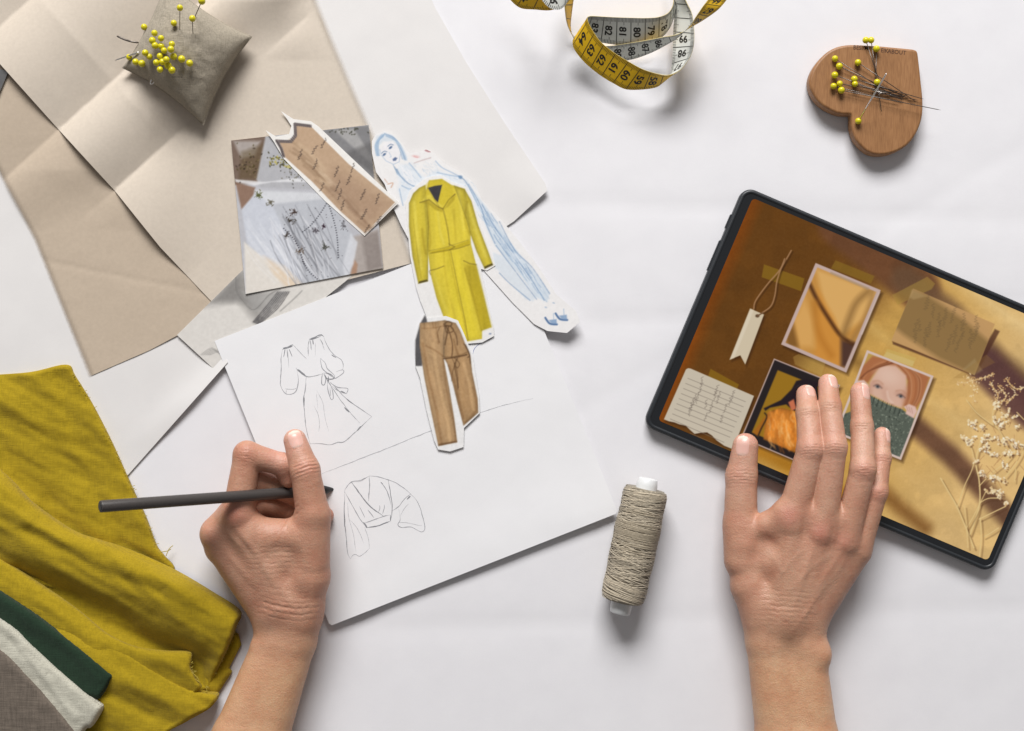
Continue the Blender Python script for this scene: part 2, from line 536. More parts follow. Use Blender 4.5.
B_ = [(-70, -60), (-60, 2), (0, 64), (60, 131), (115, 191), (160, 247), (211, 301), (300, 292), (416, 262), (402, 220), (390, 180), (376, 135), (352, 80), (331, 30), (319, 0), (330, -60)]
sheet('pattern_paper', B_, m_beige2, z=2.0, step=2.3, zf=lambda x, y: (.6 + fold_h(x, y) + .3 * fbm(x * .025, y * .025, seed=15)) * kB(x, y) + (1 - kB(x, y)) * (-1.15 + .6 * fbm(x * .02, y * .02, seed=12)), colfn=fadeB,
      label='large folded beige pattern paper under the linen pincushion', cat='paper', group='sheets of pattern paper')

# ================================================================ white drawing sheet
def sheet_z(x, y):
    s = (x - 214) * .93 + (y - 341) * -.37     # along the top edge
    t = (x - 214) * .37 + (y - 341) * .93      # down the sheet
    return 0.1 + 2.2 * np.exp(-((t - 310) / 40) ** 2) * np.clip(s / 250, .25, 1) + 1.2 * np.exp(-((s - 30) / 40) ** 2) * np.clip(t / 200, 0, 1) + .5 * fbm(x * .02, y * .02, seed=21)
SHEET_Z = 3.25
m_white = paper_mat('white_drawing_paper', (0.80, 0.795, 0.805), .012, .65, .08, .02)
draw_sheet = sheet('drawing_sheet', [(214.5, 341), (330, 626), (618, 513), (598, 462), (502, 228)], m_white, z=SHEET_Z, step=5, zf=sheet_z,
      label='white sheet with pencil sketches of a dress and a blouse', cat='paper')
bag = Bag()
zf = lambda x, y: SHEET_Z + sheet_z(x, y) + .12
def S7(p): return cr(p, 270, 325, 5.625)
def S8(p): return cr(p, 330, 465, 6.964)
G1, G2, G3 = (.27, .275, .30), (.42, .425, .45), (.56, .565, .585)
for pts, wd, c in (
    # dress
    ([(68, 140), (62, 190), (64, 250), (58, 310), (64, 350), (90, 388), (130, 386), (150, 362), (160, 310), (152, 250)], .9, G2),
    ([(68, 140), (80, 130), (105, 122), (125, 110)], 1.3, G1), ([(72, 128), (98, 130), (128, 116)], 1.2, G1), ([(85, 360), (130, 362), (152, 352)], .7, G3), ([(90, 388), (92, 366)], .6, G3),
    ([(125, 108), (165, 150), (208, 192)], .8, G3), ([(216, 176), (214, 120), (222, 80)], .8, G2), ([(84, 132), (76, 180)], .8, G1), ([(95, 134), (100, 185)], .7, G2), ([(108, 135), (126, 178)], .9, G1), ([(100, 150), (106, 240)], .6, G3),
    ([(222, 80), (250, 70), (270, 58), (290, 56), (302, 66)], 1.4, G1), ([(224, 84), (256, 74), (285, 62)], 1.1, G1), ([(302, 66), (325, 120), (360, 168), (400, 195), (412, 230), (402, 258)], .9, G2),
    ([(226, 86), (232, 140)], .8, G2), ([(240, 84), (244, 110)], .9, G1), ([(280, 78), (300, 110)], .8, G2), ([(288, 85), (306, 140)], .6, G3), ([(256, 100), (254, 180)], .5, G3),
    ([(284, 190), (290, 235), (312, 262), (350, 290), (368, 298)], .9, G2), ([(284, 186), (310, 215), (322, 245), (360, 280), (366, 300), (412, 270), (408, 250), (372, 262)], .9, G2), ([(345, 168), (372, 184)], 1.1, G1),
    ([(145, 240), (170, 262), (205, 290), (250, 286), (292, 276)], 1.0, G2), ([(150, 248), (185, 278), (205, 292)], 1.4, G1), ([(160, 250), (196, 280)], .9, G1),
    ([(205, 290), (196, 370), (188, 430), (196, 500), (205, 590), (226, 668)], 1.0, G2), ([(190, 400), (192, 460)], 1.3, G1), ([(226, 668), (280, 666), (335, 674), (380, 660), (412, 658), (455, 625), (500, 585), (540, 545), (572, 516)], .9, G2),
    ([(490, 595), (512, 570)], 1.5, G1), ([(295, 270), (345, 345), (400, 425), (440, 480), (505, 552)], .8, G2), ([(418, 462), (446, 492)], 1.5, G1), ([(340, 320), (400, 385), (450, 432), (520, 478), (572, 516)], .9, G2), ([(430, 415), (470, 444)], 1.3, G1),
    ([(296, 270), (290, 300), (292, 332), (306, 334), (312, 300), (304, 272)], 1.0, G1), ([(302, 268), (320, 300), (360, 300), (340, 276), (306, 270)], 1.1, G1), ([(310, 290), (330, 318), (326, 285)], 1.2, G1),
    ([(322, 318), (326, 360), (342, 415), (356, 412), (352, 370), (336, 322)], .9, G2), ([(336, 322), (380, 350), (436, 356), (432, 380), (424, 384), (380, 368), (350, 345)], .9, G2), ([(398, 372), (424, 382)], 1.1, G1), ([(338, 350), (342, 400)], .7, G3),
    ([(246, 455), (270, 500), (278, 560), (274, 600)], .55, G3), ([(264, 370), (295, 430), (310, 520), (330, 600)], .55, G3), ([(262, 380), (268, 470)], .4, G3)):
    ribbon_strokes(bag, spline(S7(pts), 6), wd * .80, zf, c=c)
for pts, wd, c in (
    ([(102, 185), (112, 160), (150, 118), (200, 108), (245, 92), (272, 74)], .9, G2), ([(272, 74), (330, 80), (404, 102), (470, 130), (520, 164), (562, 200)], .8, G2), ([(562, 200), (610, 260), (640, 340), (662, 440), (640, 466), (600, 448), (560, 430), (500, 436), (472, 416), (488, 380), (478, 310)], .8, G2),
    ([(272, 74), (276, 130), (268, 250)], 1.0, G2), ([(150, 118), (200, 190), (256, 262), (300, 305), (372, 356)], 1.2, G1), ([(404, 102), (418, 180), (432, 270), (430, 340), (420, 388)], 1.1, G1), ([(352, 120), (388, 165), (414, 228), (424, 280)], .9, G2), ([(352, 118), (368, 134)], 1.3, G1),
    ([(102, 185), (100, 290), (102, 380), (112, 480), (120, 600), (142, 652)], 1.0, G2), ([(102, 185), (150, 270), (200, 360), (252, 436)], .9, G2), ([(100, 330), (102, 430)], 1.2, G1), ([(124, 260), (130, 360), (160, 470), (182, 604)], .6, G3), ([(138, 380), (190, 440), (235, 545)], .5, G3),
    ([(240, 430), (266, 510), (274, 580)], .6, G3), ([(142, 652), (160, 628), (180, 622), (205, 636), (235, 618), (274, 580)], .7, G3), ([(232, 398), (246, 418), (258, 436)], 1.4, G1), ([(252, 436), (320, 426), (380, 406), (424, 388)], 1.2, G1), ([(240, 404), (300, 384), (372, 358), (420, 346)], .9, G2), ([(420, 388), (422, 345)], 1.3, G1),
    ([(205, 290), (225, 330), (242, 366)], .8, G2), ([(262, 310), (290, 345), (306, 368)], .8, G2), ([(336, 330), (346, 300), (344, 280)], .9, G2), ([(366, 340), (378, 300), (376, 276)], .8, G2), ([(432, 320), (475, 290), (520, 235), (562, 200)], .9, G2), ([(536, 240), (560, 214)], 1.2, G1), ([(490, 350), (520, 300), (548, 270)], .6, G3), ([(476, 402), (540, 402), (610, 418), (640, 420)], .6, G3), ([(160, 118), (210, 112), (262, 84)], .5, G3)):
    ribbon_strokes(bag, spline(S8(pts), 6), wd * .8, zf, c=c)
ribbon_strokes(bag, spline([(321, 474), (370, 455), (430, 431), (470, 416), (505, 405), (533, 398.5)], 8), .75, zf, c=G3)
ribbon_strokes(bag, spline([(492, 338), (482, 342), (475, 348), (473, 354)], 6), .7, zf, c=(.2, .25, .5))
m_ink, nt, b = newmat('pencil_graphite'); a = N(nt, 'ShaderNodeVertexColor', layer_name='Col')
f = noise(nt, coord(nt), 1.4, 2); nt.links.new(mulcol(nt, a.outputs['Color'], ramp(nt, f, [(.3, (.8, .8, .8, 1)), (.7, (1, 1, 1, 1))])), b.inputs['Base Color'])
b.inputs['Roughness'].default_value = .55
al = ramp(nt, noise(nt, coord(nt), 1.0, 2), [(.2, (.35, .35, .35, 1)), (.6, (.95, .95, .95, 1))]); nt.links.new(al, b.inputs['Alpha'])
bag.build('pencil_drawing', m_ink, draw_sheet, smooth=False)
# ================================================================ printed cut-outs and photographs (flat prints, painted point by point)
m_print = print_mat('printed_paper', .5, .3)
m_gloss = print_mat('glossy_photo_paper', .32, .45, .015)

# ---- grey sketch print under the photograph
O = (160, 240, 3.657)
pg = [(177, 335), (242, 270.6), (300, 255), (352, 276), (300, 318), (213.3, 368.5)]
c = Canvas(170, 250, 356, 372, 2, (214, 210, 204))
c.poly([(205, 306), (244, 266), (262, 290), (262, 330), (238, 300)], (150, 147, 143), .85, 10)
c.poly(cr([(190, 225), (290, 120), (305, 190), (380, 250), (300, 230)], *O), (128, 125, 122), .7, 7)
c.poly(cr([(300, 190), (470, 185), (400, 260), (340, 255)], *O), (160, 158, 155), .8, 6)
c.line(cr([(278, 130), (280, 185), (305, 225), (345, 255), (400, 200), (440, 180)], *O), 1.0, (110, 108, 106), .6, 1, 5)
for k in range(7):
    d = k * 7
    c.line(cr([(430 + d, 190), (395 + d * .8, 235 + d * .4), (340 + d * .5, 300 + d * .2)], *O), 1.0, (60, 58, 60), .75, .9, 4, brk=.4)
for k in range(5):
    c.line(cr([(150 + 8 * k, 420), (190 + 5 * k, 395 + 4 * k), (230, 425)], *O), .8, (120, 118, 115), .5, 1, 3)
c.line(cr([(520, 185), (490, 215), (440, 260)], *O), 1.1, (120, 118, 116), .6, 1, 4)
c.speck(8, .4, 3)
sheet('sketch_print', pg, m_print, z=2.95, step=1.1, zf=lambda x, y: .1 * np.sin(x * .05), canvas=c, label='grey printed sketch half hidden under the lace photo', cat='print')

# ---- flower and lace photograph
O = (225, 100, 3.657)
pp = [(231, 140.5), (368.6, 125), (383.2, 268), (245.5, 294)]
c = Canvas(226, 120, 388, 298, 2.4, (186, 186, 192)); c.sf = .45
c.poly(cr([(20, 140), (150, 120), (160, 300), (30, 310)], *O), (128, 104, 88), .9, 6)
c.poly(cr([(30, 150), (130, 150), (110, 200), (60, 215)], *O), (190, 184, 180), .7, 8)
c.poly(cr([(60, 190), (140, 160), (130, 290), (50, 290)], *O), (112, 92, 60), .5, 10)
c.poly(cr([(150, 125), (320, 100), (380, 160), (420, 330), (130, 320), (115, 290)], *O), (178, 178, 182), 1, 5)
c.poly(cr([(38, 300), (110, 320), (90, 420), (60, 400)], *O), (150, 112, 88), .85, 5)
c.poly(cr([(40, 300), (110, 312), (170, 300), (300, 300), (420, 340), (420, 330), (260, 285), (150, 300), (36, 290)], *O), (222, 222, 224), .8, 4)
c.poly(cr([(60, 400), (120, 330), (180, 370), (260, 560), (290, 690), (160, 660), (80, 520)], *O), (196, 200, 210), 1, 5)
c.poly(cr([(70, 520), (120, 560), (290, 690), (75, 712)], *O), (219, 212, 202), 1, 6)
c.poly(cr([(140, 570), (220, 610), (290, 680), (230, 690), (180, 640)], *O), (226, 200, 168), .75, 9)
c.poly(cr([(110, 330), (350, 340), (390, 370), (250, 400), (160, 380)], *O), (208, 210, 214), .9, 6)
c.poly(cr([(170, 380), (380, 360), (470, 500), (460, 650), (300, 690), (250, 560), (220, 480)], *O), (186, 189, 196), 1, 6)
c.poly(cr([(330, 110), (530, 90), (550, 300), (480, 240)], *O), (134, 133, 134), .9, 8)
c.poly(cr([(400, 110), (470, 105), (560, 240), (520, 220)], *O), (182, 180, 178), .7, 6)
c.poly(cr([(430, 200), (540, 150), (552, 280), (500, 240)], *O), (110, 108, 108), .6, 10)
c.poly(cr([(470, 500), (560, 470), (580, 620), (455, 660)], *O), (176, 164, 156), .9, 8)
c.poly(cr([(500, 500), (560, 480), (578, 610), (520, 630)], *O), (140, 128, 122), .6, 10)
c.poly(cr([(470, 580), (485, 600), (480, 650), (455, 665)], *O), (186, 134, 100), .7, 5)
c.poly(cr([(460, 490), (485, 520), (470, 600), (440, 660), (430, 600)], *O), (206, 208, 214), .9, 5)
r_ = random.Random(3)
for k in range(46):     # soft folds of tulle
    x = r_.uniform(160, 330); y = r_.uniform(380, 520)
    c.line(cr([(x, y), (x + r_.uniform(20, 50), y + 70), (x + r_.uniform(50, 130), y + 190)], *O), r_.uniform(.6, 1.6), r_.choice([(220, 220, 224), (128, 129, 136), (150, 152, 160)]), .5, 1.0, 3)
for k in range(26):
    x = r_.uniform(70, 200); y = r_.uniform(420, 560)
    c.line(cr([(x, y), (x + 40, y + 60), (x + 110, y + 130)], *O), 1.2, (228, 230, 234), .25, 2, 3)
for k in range(60):     # moss, leaves and small beads
    x, y = r_.gauss(200, 22), r_.gauss(225, 16)
    c.blob(*cr([(x, y)], *O)[0], r_.uniform(.6, 1.6), .8, r_.uniform(0, 180), r_.choice([(176, 160, 60), (120, 112, 40), (202, 188, 90), (80, 76, 50)]), .7)
for k in range(50):
    x, y = r_.gauss(90, 22), r_.gauss(240, 30)
    c.blob(*cr([(x, y)], *O)[0], r_.uniform(.6, 1.5), .8, r_.uniform(0, 180), r_.choice([(90, 80, 40), (70, 56, 44), (150, 132, 96)]), .55)
for k in range(50):
    x, y = r_.gauss(265, 28), r_.gauss(270, 20)
    c.blob(*cr([(x, y)], *O)[0], r_.uniform(.5, 1.2), .7, r_.uniform(0, 180), r_.choice([(70, 66, 60), (110, 104, 80)]), .5)
for k in range(26):
    x, y = r_.gauss(450, 30), r_.gauss(112, 8)
    c.blob(*cr([(x, y)], *O)[0], r_.uniform(.6, 1.4), .8, r_.uniform(0, 180), (76, 76, 60), .6)
for (fx, fy, n, sp, colr) in ((125, 345, 16, 13, (104, 108, 60)), (255, 410, 14, 14, (84, 66, 60)), (360, 462, 9, 8, (70, 44, 60)), (370, 535, 16, 13, (92, 92, 84)), (330, 475, 9, 12, (88, 80, 88)), (435, 460, 9, 14, (100, 96, 100)), (275, 550, 10, 14, (120, 100, 84)), (240, 440, 10, 16, (80, 72, 64)), (165, 375, 12, 14, (110, 104, 84)), (225, 492, 8, 10, (90, 80, 74))):
    for k in range(n):
        x, y = fx + r_.gauss(0, sp * .5), fy + r_.gauss(0, sp * .5)
        c.blob(*cr([(x, y)], *O)[0], r_.uniform(.7, 1.6), .5, r_.uniform(0, 180), colr, .75)
        c.line(cr([(fx, fy), (x + r_.gauss(0, 6), y + r_.gauss(0, 6))], *O), .5, colr, .6, .8)
for ch in ([(375, 372), (345, 420), (312, 460), (284, 482)], [(375, 372), (395, 430), (410, 500), (414, 576)], [(284, 590), (310, 630), (345, 660)], [(215, 470), (260, 520), (290, 600)]):
    for p in resample(spline(ch, 6), 9): c.blob(*cr([p], *O)[0], .75, .6, 0, (66, 64, 74), .8)
for k in range(40):
    x, y = r_.uniform(200, 460), r_.uniform(390, 670)
    if x > 180 + (y - 380) * .35: c.blob(*cr([(x, y)], *O)[0], .6, .5, 0, (92, 88, 96), .6)
c.speck(6, .35, 9)
g_ = c.im.mean(2, keepdims=True); c.im = np.clip((g_ + (c.im - g_) * .72 - 176) * 1.18 + 172, 20, 250)
sheet('photo_print', pp, m_gloss, z=3.8, step=.62, zf=lambda x, y: .5 + 1.2 * np.clip((262 - x) / 30, 0, 1) ** 2, canvas=c, label='printed photo of embroidered tulle and dried flowers', cat='photo')

# ---- brown paper tag cut-out
tg = [(281, 111), (293.4, 119), (311, 121.3), (318, 126), (398.8, 202.5), (381, 220), (364.5, 236), (325, 201), (283.8, 158.8), (274, 142), (265.5, 130), (276, 136.5), (289, 134), (291.4, 126), (287, 119)]
ti = cr([(190, 150), (240, 150), (258, 128), (258, 88), (312, 94), (450, 232), (622, 374), (512, 488), (420, 405), (320, 300), (215, 205)], *O)
c = Canvas(260, 106, 402, 240, 2.4, (232, 229, 224))
c.poly(ti, (184, 156, 128), 1, .8)
for k in range(34):
    t = r_.uniform(0, 1); u = r_.uniform(-.1, 1.0)
    x = 230 + 260 * t; y = 150 + 300 * t + (u - .5) * 60
    p = cr([(x, y), (x + 40, y + 30), (x + 95, y + 90)], *O)
    c.line(p, r_.uniform(1, 3.2), r_.choice([(134, 106, 82), (206, 182, 154), (150, 122, 96), (198, 172, 142)]), .5, 2.4, 3)
c.poly(cr([(400, 250), (600, 380), (512, 480), (380, 340)], *O), (142, 112, 92), .35, 12)
def scrib(cv, x, y, L, ang, amp, col, rr, a=.8, w_=.5):
    ca, sa = math.cos(math.radians(ang)), math.sin(math.radians(ang)); n = max(5, int(L / 1.15)); pts = []
    for k in range(n):
        t = (k / (n - 1) - .5) * L; o = amp * (1 if k % 2 else -1) * rr.uniform(.2, 1) * (1 - .4 * abs(2 * k / (n - 1) - 1))
        t += rr.uniform(-.5, .5)
        pts.append((x + t * ca - o * sa, y + t * sa + o * ca))
    cv.line(pts, w_, col, a, .8, 3)
def glyph(cv, x, y, s_, col, n, rr, a=.85):
    pts = [(x, y - s_)]
    for k in range(n):
        pts.append((x + rr.uniform(-.5, .5) * s_, y - s_ + 2 * s_ * (k + 1) / n + rr.uniform(-.35, .35) * s_))
    cv.line(pts, .5, col, a, .8, 4)
    cv.line([(x - .5 * s_, y + rr.uniform(-.3, .3) * s_), (x + .55 * s_, y + rr.uniform(-.5, .1) * s_)], .5, col, a * .7, .8)
for (x, y) in ((275, 200), (328, 182), (360, 158), (330, 235), (408, 262), (453, 292), (466, 248), (355, 318), (412, 315), (420, 345), (430, 385), (505, 345), (558, 360), (508, 418), (520, 470), (562, 440)):
    scrib(c, *cr([(x, y)], *O)[0], r_.uniform(9, 12), r_.uniform(-75, -60), 1.7, (52, 42, 38), r_, .85, .55)
for seg_ in ([(190, 150), (240, 152), (258, 130), (256, 88), (312, 95)], [(190, 150), (206, 178), (214, 205)]):
    c.line(cr(seg_, *O), 3.2, (128, 118, 116), .9, .8)
    for p in resample(np.array(cr(seg_, *O)), 2.0): c.line([(p[0] - 1.4, p[1] - 1.2), (p[0] + 1.2, p[1] + 1.4)], .6, (52, 44, 46), .9, .7)
c.line(cr([(625, 378), (512, 492)], *O), .8, (120, 100, 84), .5, .8)
c.speck(7, .4, 12)
sheet('paper_tag', tg, m_print, z=4.8, step=.7, zf=lambda x, y: 2.0 * np.clip((x - 350) / 40, 0, 1) ** 2 + 1.6 * np.clip((290 - x) / 20, 0, 1), canvas=c, label='brown scripted tag cutout lying across the lace photo', cat='paper cutout')

# ---- woman drawing
wm = [(372, 141), (376, 134), (384.6, 131), (394.5, 135), (403, 144.6), (409, 153), (419, 152), (426, 149.5), (434, 153), (444, 163), (458.5, 171), (468, 177.5), (476, 186), (482, 200), (499, 217), (519, 241), (539, 267.5), (556, 294), (576, 311), (580, 322), (567, 333), (547.5, 331), (534, 324), (512.5, 302.5), (492, 279.5), (470, 255), (440, 245), (418, 244), (408, 238), (401, 225), (393, 207), (384.6, 184), (376, 172), (372, 153)]
A5, A8 = (360, 120, 6.09), (460, 180, 4.571)
c = Canvas(366, 126, 586, 338, 2.2, (231, 229, 228))
BL, BD, BM = (176, 196, 214), (104, 136, 172), (146, 172, 200)
c.poly(cr([(85, 160), (100, 100), (150, 75), (205, 100), (255, 160), (290, 230), (270, 250), (240, 170), (200, 130), (140, 130), (115, 160), (110, 230)], *A5), BL, .4, 2)
for k in range(6):
    t = k / 5
    c.line(cr([(150 + 20 * t, 85 + 10 * t), (200 + 30 * t, 120 + 30 * t - 20), (235 + 30 * t, 165 + 20 * t), (262 + 25 * t, 235 + 8 * t)], *A5), .7, r_.choice([BD, BM, BL]), .5, .9, 4)
    c.line(cr([(150 - 20 * t, 85 + 5 * t), (115 - 15 * t, 120 + 10 * t), (112 - 20 * t, 170), (118 - 15 * t, 215)], *A5), .7, r_.choice([BM, BL, BM]), .4, .9, 4)
c.poly(cr([(200, 270), (222, 300), (244, 345), (225, 330)], *A5), BD, .8, 1.2)
face = cr([(120, 180), (150, 140), (200, 128), (236, 165), (246, 210), (238, 255), (205, 270), (160, 250), (130, 215)], *A5)
c.poly(face, (230, 228, 230), .9, 2)
c.line(face[4:] + face[:1], .7, BM, .6, .9)
c.poly(cr([(198, 238), (214, 226), (228, 232), (218, 248), (202, 250)], *A5), (70, 90, 130), .85, 1)
for ex, ey in ((148, 210), (186, 168)):
    c.blob(*cr([(ex, ey)], *A5)[0], 2.0, 1.1, -40, (66, 92, 130), .85)
    c.line(cr([(ex - 16, ey - 8), (ex, ey - 20), (ex + 16, ey - 16)], *A5), .8, (90, 116, 150), .8, .8, 3)
c.line(cr([(176, 196), (190, 222), (182, 226)], *A5), .6, BM, .6, .8, 3)
body = cr([(240, 270), (300, 270), (350, 320), (400, 350), (460, 300), (600, 345), (640, 380), (700, 470), (740, 560), (420, 520), (260, 500), (230, 430), (240, 380), (225, 330)], *A5)
c.poly(body, (212, 222, 232), .6, 4)
c.poly(cr([(245, 275), (300, 300), (350, 390), (300, 400), (265, 350)], *A5), (232, 232, 234), .8, 3)
for k in range(8):
    t = k / 7
    c.line(cr([(150 + 12 * t, 82 + 22 * t), (205 + 20 * t, 112 + 24 * t), (238 + 22 * t, 170 + 14 * t), (258 + 30 * t, 238 + 10 * t)], *A5), .55, r_.choice([(86, 118, 158), (120, 150, 184), (196, 210, 222)]), .65, .8, 4)
    c.line(cr([(150 - 8 * t, 84 + 20 * t), (122 - 20 * t, 116 + 20 * t), (112 - 22 * t, 165), (120 - 22 * t, 218)], *A5), .5, r_.choice([(110, 142, 178), (150, 176, 202)]), .55, .8, 4)
for k in range(44):
    x, y = r_.uniform(250, 700), r_.uniform(290, 420)
    if y > 250 + (x - 250) * .28: c.line(cr([(x, y), (x + r_.uniform(4, 26), y + r_.uniform(10, 40))], *A5), .5, r_.choice([BM, BL]), .4, .8)
for pts, cc in (([(225, 300), (250, 345), (300, 390), (350, 410)], BD), ([(300, 262), (340, 310), (370, 350)], BM), ([(255, 400), (300, 420), (355, 418)], BM), ([(240, 420), (250, 470), (262, 520)], BM),
                ([(460, 250), (500, 290), (560, 320), (612, 348)], BM), ([(470, 320), (540, 335), (600, 345)], BM), ([(600, 340), (640, 370), (680, 440), (720, 520)], BD), ([(640, 400), (670, 470), (700, 560)], BM),
                ([(330, 262), (380, 245), (430, 230)], (190, 170, 170)), ([(330, 222), (350, 228)], (214, 150, 150)), ([(400, 182), (428, 192)], (150, 84, 90)), ([(170, 390), (200, 384), (190, 410)], (200, 150, 120)), ([(150, 360), (165, 380)], (206, 170, 150)), ([(255, 665), (272, 690)], (190, 150, 130))):
    c.line(cr(pts, *A5), 1.0, cc, .75, 1.1, 5)
c.blob(*cr([(612, 348)], *A5)[0], 2.0, 1.8, 0, BD, .8); c.blob(*cr([(340, 222)], *A5)[0], 4, 1.4, 10, (222, 170, 168), .5)
c.blob(*cr([(410, 188)], *A5)[0], 3, 1.2, 20, (170, 110, 112), .6)
for k in range(70):
    x, y = r_.uniform(250, 470), r_.uniform(250, 420)
    c.line(cr([(x, y), (x + r_.uniform(5, 30), y + r_.uniform(5, 30))], *A5), .6, BL, .3, 1)
leg1 = cr([(30, 0), (70, 60), (110, 110), (170, 190), (240, 300), (300, 370), (350, 430), (410, 515), (400, 558), (345, 535), (280, 440), (215, 370), (160, 300), (130, 240), (90, 140)], *A8)
leg2 = cr([(150, 330), (200, 350), (260, 430), (345, 540), (335, 555), (300, 545), (230, 470), (190, 430), (155, 395)], *A8)
c.poly(leg1, (184, 203, 220), .55, 2); c.poly(leg2, (196, 210, 223), .5, 2)
for k in range(90):
    t = r_.uniform(0, 1); o = r_.uniform(-28, 30) * (1 - .3 * t)
    x, y = 80 + 300 * t + o * .75, 110 + 420 * t - o * .5
    c.line(cr([(x, y), (x + 14, y + 24), (x + 30, y + 44)], *A8), .8, r_.choice([(130, 160, 192), (222, 228, 234), (170, 190, 210), (108, 140, 178)]), .45, .8)
for pts in ([(100, 110), (150, 200), (240, 330), (330, 460), (385, 550)], [(40, 20), (90, 110), (120, 200), (160, 290)], [(165, 300), (240, 400), (350, 545)], [(180, 425), (230, 475), (320, 550)], [(180, 190), (250, 320), (330, 400), (410, 520)]):
    c.line(cr(pts, *A8), .9, (92, 126, 168), .6, 1.0, 5, brk=.4)
c.poly(cr([(230, 325), (262, 340), (300, 400), (250, 350)], *A8), (225, 230, 236), .7, 2)
for fx, fy in ((425, 640), (472, 620)):
    c.line(cr([(fx - 35, fy - 10), (fx - 15, fy + 16), (fx + 18, fy + 20)], *A8), 2.0, (66, 100, 146), .9, 1.0, 4)
    c.poly(cr([(fx - 20, fy), (fx + 16, fy - 4), (fx + 18, fy + 20), (fx - 8, fy + 14)], *A8), (120, 150, 186), .8, 1.2)
    c.line(cr([(fx + 2, fy - 30), (fx + 4, fy + 5)], *A8), .8, BM, .7, .9)
for p in ((392, 582), (428, 562)): c.blob(*cr([p], *A8)[0], 1.4, .8, 20, (170, 186, 204), .8)
c.speck(5, .4, 5)
sheet('drawing_cutout', wm, m_print, z=4.0, step=.6, zf=lambda x, y: .3 + 5.5 * np.clip((x - 515) / 65, 0, 1) ** 2 + .8 * np.clip((400 - x) / 30, 0, 1), canvas=c, label='blue drawing of a long-haired woman cut out behind the coat', cat='paper cutout')

# ---- yellow coat
O = (370, 170, 4.06)
ct = [(424, 179), (432, 176), (441, 175), (452, 181.5), (466, 186.5), (473, 198), (480, 222), (490, 249), (495.5, 265.5), (487, 270.5), (481, 269), (485.5, 290), (493.5, 327), (494, 336), (482, 342.5), (464, 344), (446, 335), (430, 322), (427, 318), (420, 300), (416, 287), (410, 255), (405, 203), (410, 190)]
c = Canvas(400, 170, 502, 350, 2.6, (230, 228, 226))
YM, YD, YH = (210, 190, 56), (172, 148, 32), (226, 210, 92)
sleeveL = cr([(225, 60), (200, 72), (175, 95), (158, 135), (158, 230), (172, 350), (196, 462), (236, 452), (236, 330), (240, 230)], *O)
sleeveR = cr([(340, 62), (385, 78), (412, 125), (440, 225), (480, 330), (500, 386), (465, 402), (432, 330), (408, 262), (390, 200)], *O)
bodyc = cr([(240, 42), (292, 36), (330, 60), (385, 76), (400, 150), (408, 262), (410, 300), (430, 380), (460, 500), (493, 638), (455, 652), (455, 686), (385, 697), (340, 650), (300, 600), (270, 520), (246, 425), (235, 330), (225, 200), (220, 110)], *O)
c.poly(bodyc, YM, 1, .8); c.poly(sleeveL, YM, 1, .8); c.poly(sleeveR, YM, 1, .8)
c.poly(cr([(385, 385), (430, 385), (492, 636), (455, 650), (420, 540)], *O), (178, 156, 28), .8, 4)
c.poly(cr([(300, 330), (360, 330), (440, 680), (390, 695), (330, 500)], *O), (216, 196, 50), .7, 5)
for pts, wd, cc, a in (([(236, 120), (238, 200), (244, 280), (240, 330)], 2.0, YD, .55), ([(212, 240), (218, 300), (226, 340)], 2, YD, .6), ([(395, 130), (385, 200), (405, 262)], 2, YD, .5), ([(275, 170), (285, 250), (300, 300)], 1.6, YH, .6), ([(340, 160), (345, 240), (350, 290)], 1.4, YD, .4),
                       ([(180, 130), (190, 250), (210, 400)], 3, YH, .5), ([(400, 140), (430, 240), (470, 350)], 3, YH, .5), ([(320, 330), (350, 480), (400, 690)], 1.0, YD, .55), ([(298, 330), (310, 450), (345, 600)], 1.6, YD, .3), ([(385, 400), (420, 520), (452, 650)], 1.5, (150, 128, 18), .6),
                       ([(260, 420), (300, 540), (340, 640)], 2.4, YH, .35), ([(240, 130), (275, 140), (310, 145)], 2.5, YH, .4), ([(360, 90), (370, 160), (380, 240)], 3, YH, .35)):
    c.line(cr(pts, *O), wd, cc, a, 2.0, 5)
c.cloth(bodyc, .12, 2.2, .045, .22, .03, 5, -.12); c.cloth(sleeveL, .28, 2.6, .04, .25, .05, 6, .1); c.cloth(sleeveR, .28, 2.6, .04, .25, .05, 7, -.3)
c.poly(cr([(245, 332), (300, 318), (350, 305), (405, 285), (406, 302), (350, 322), (300, 333), (250, 340)], *O), (188, 166, 30), .9, .8)
DK = (96, 80, 22)
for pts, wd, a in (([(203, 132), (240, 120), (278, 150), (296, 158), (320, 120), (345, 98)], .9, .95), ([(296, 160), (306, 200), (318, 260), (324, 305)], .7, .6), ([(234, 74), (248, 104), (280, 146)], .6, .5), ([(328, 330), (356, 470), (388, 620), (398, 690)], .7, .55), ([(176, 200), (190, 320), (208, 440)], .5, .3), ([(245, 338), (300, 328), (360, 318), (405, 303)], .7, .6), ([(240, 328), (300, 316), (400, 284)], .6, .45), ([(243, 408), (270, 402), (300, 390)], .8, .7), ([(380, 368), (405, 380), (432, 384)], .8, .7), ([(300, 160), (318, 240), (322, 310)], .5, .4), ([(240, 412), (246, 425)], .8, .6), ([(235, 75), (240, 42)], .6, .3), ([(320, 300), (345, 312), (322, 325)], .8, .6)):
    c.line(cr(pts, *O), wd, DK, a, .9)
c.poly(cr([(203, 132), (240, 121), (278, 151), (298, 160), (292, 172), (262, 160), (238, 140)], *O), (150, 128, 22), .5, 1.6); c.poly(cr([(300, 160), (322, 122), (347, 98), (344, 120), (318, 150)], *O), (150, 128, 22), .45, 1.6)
c.poly(cr([(236, 76), (220, 112), (204, 130), (240, 119), (276, 148), (262, 122)], *O), (224, 206, 78), .5, 1.4)
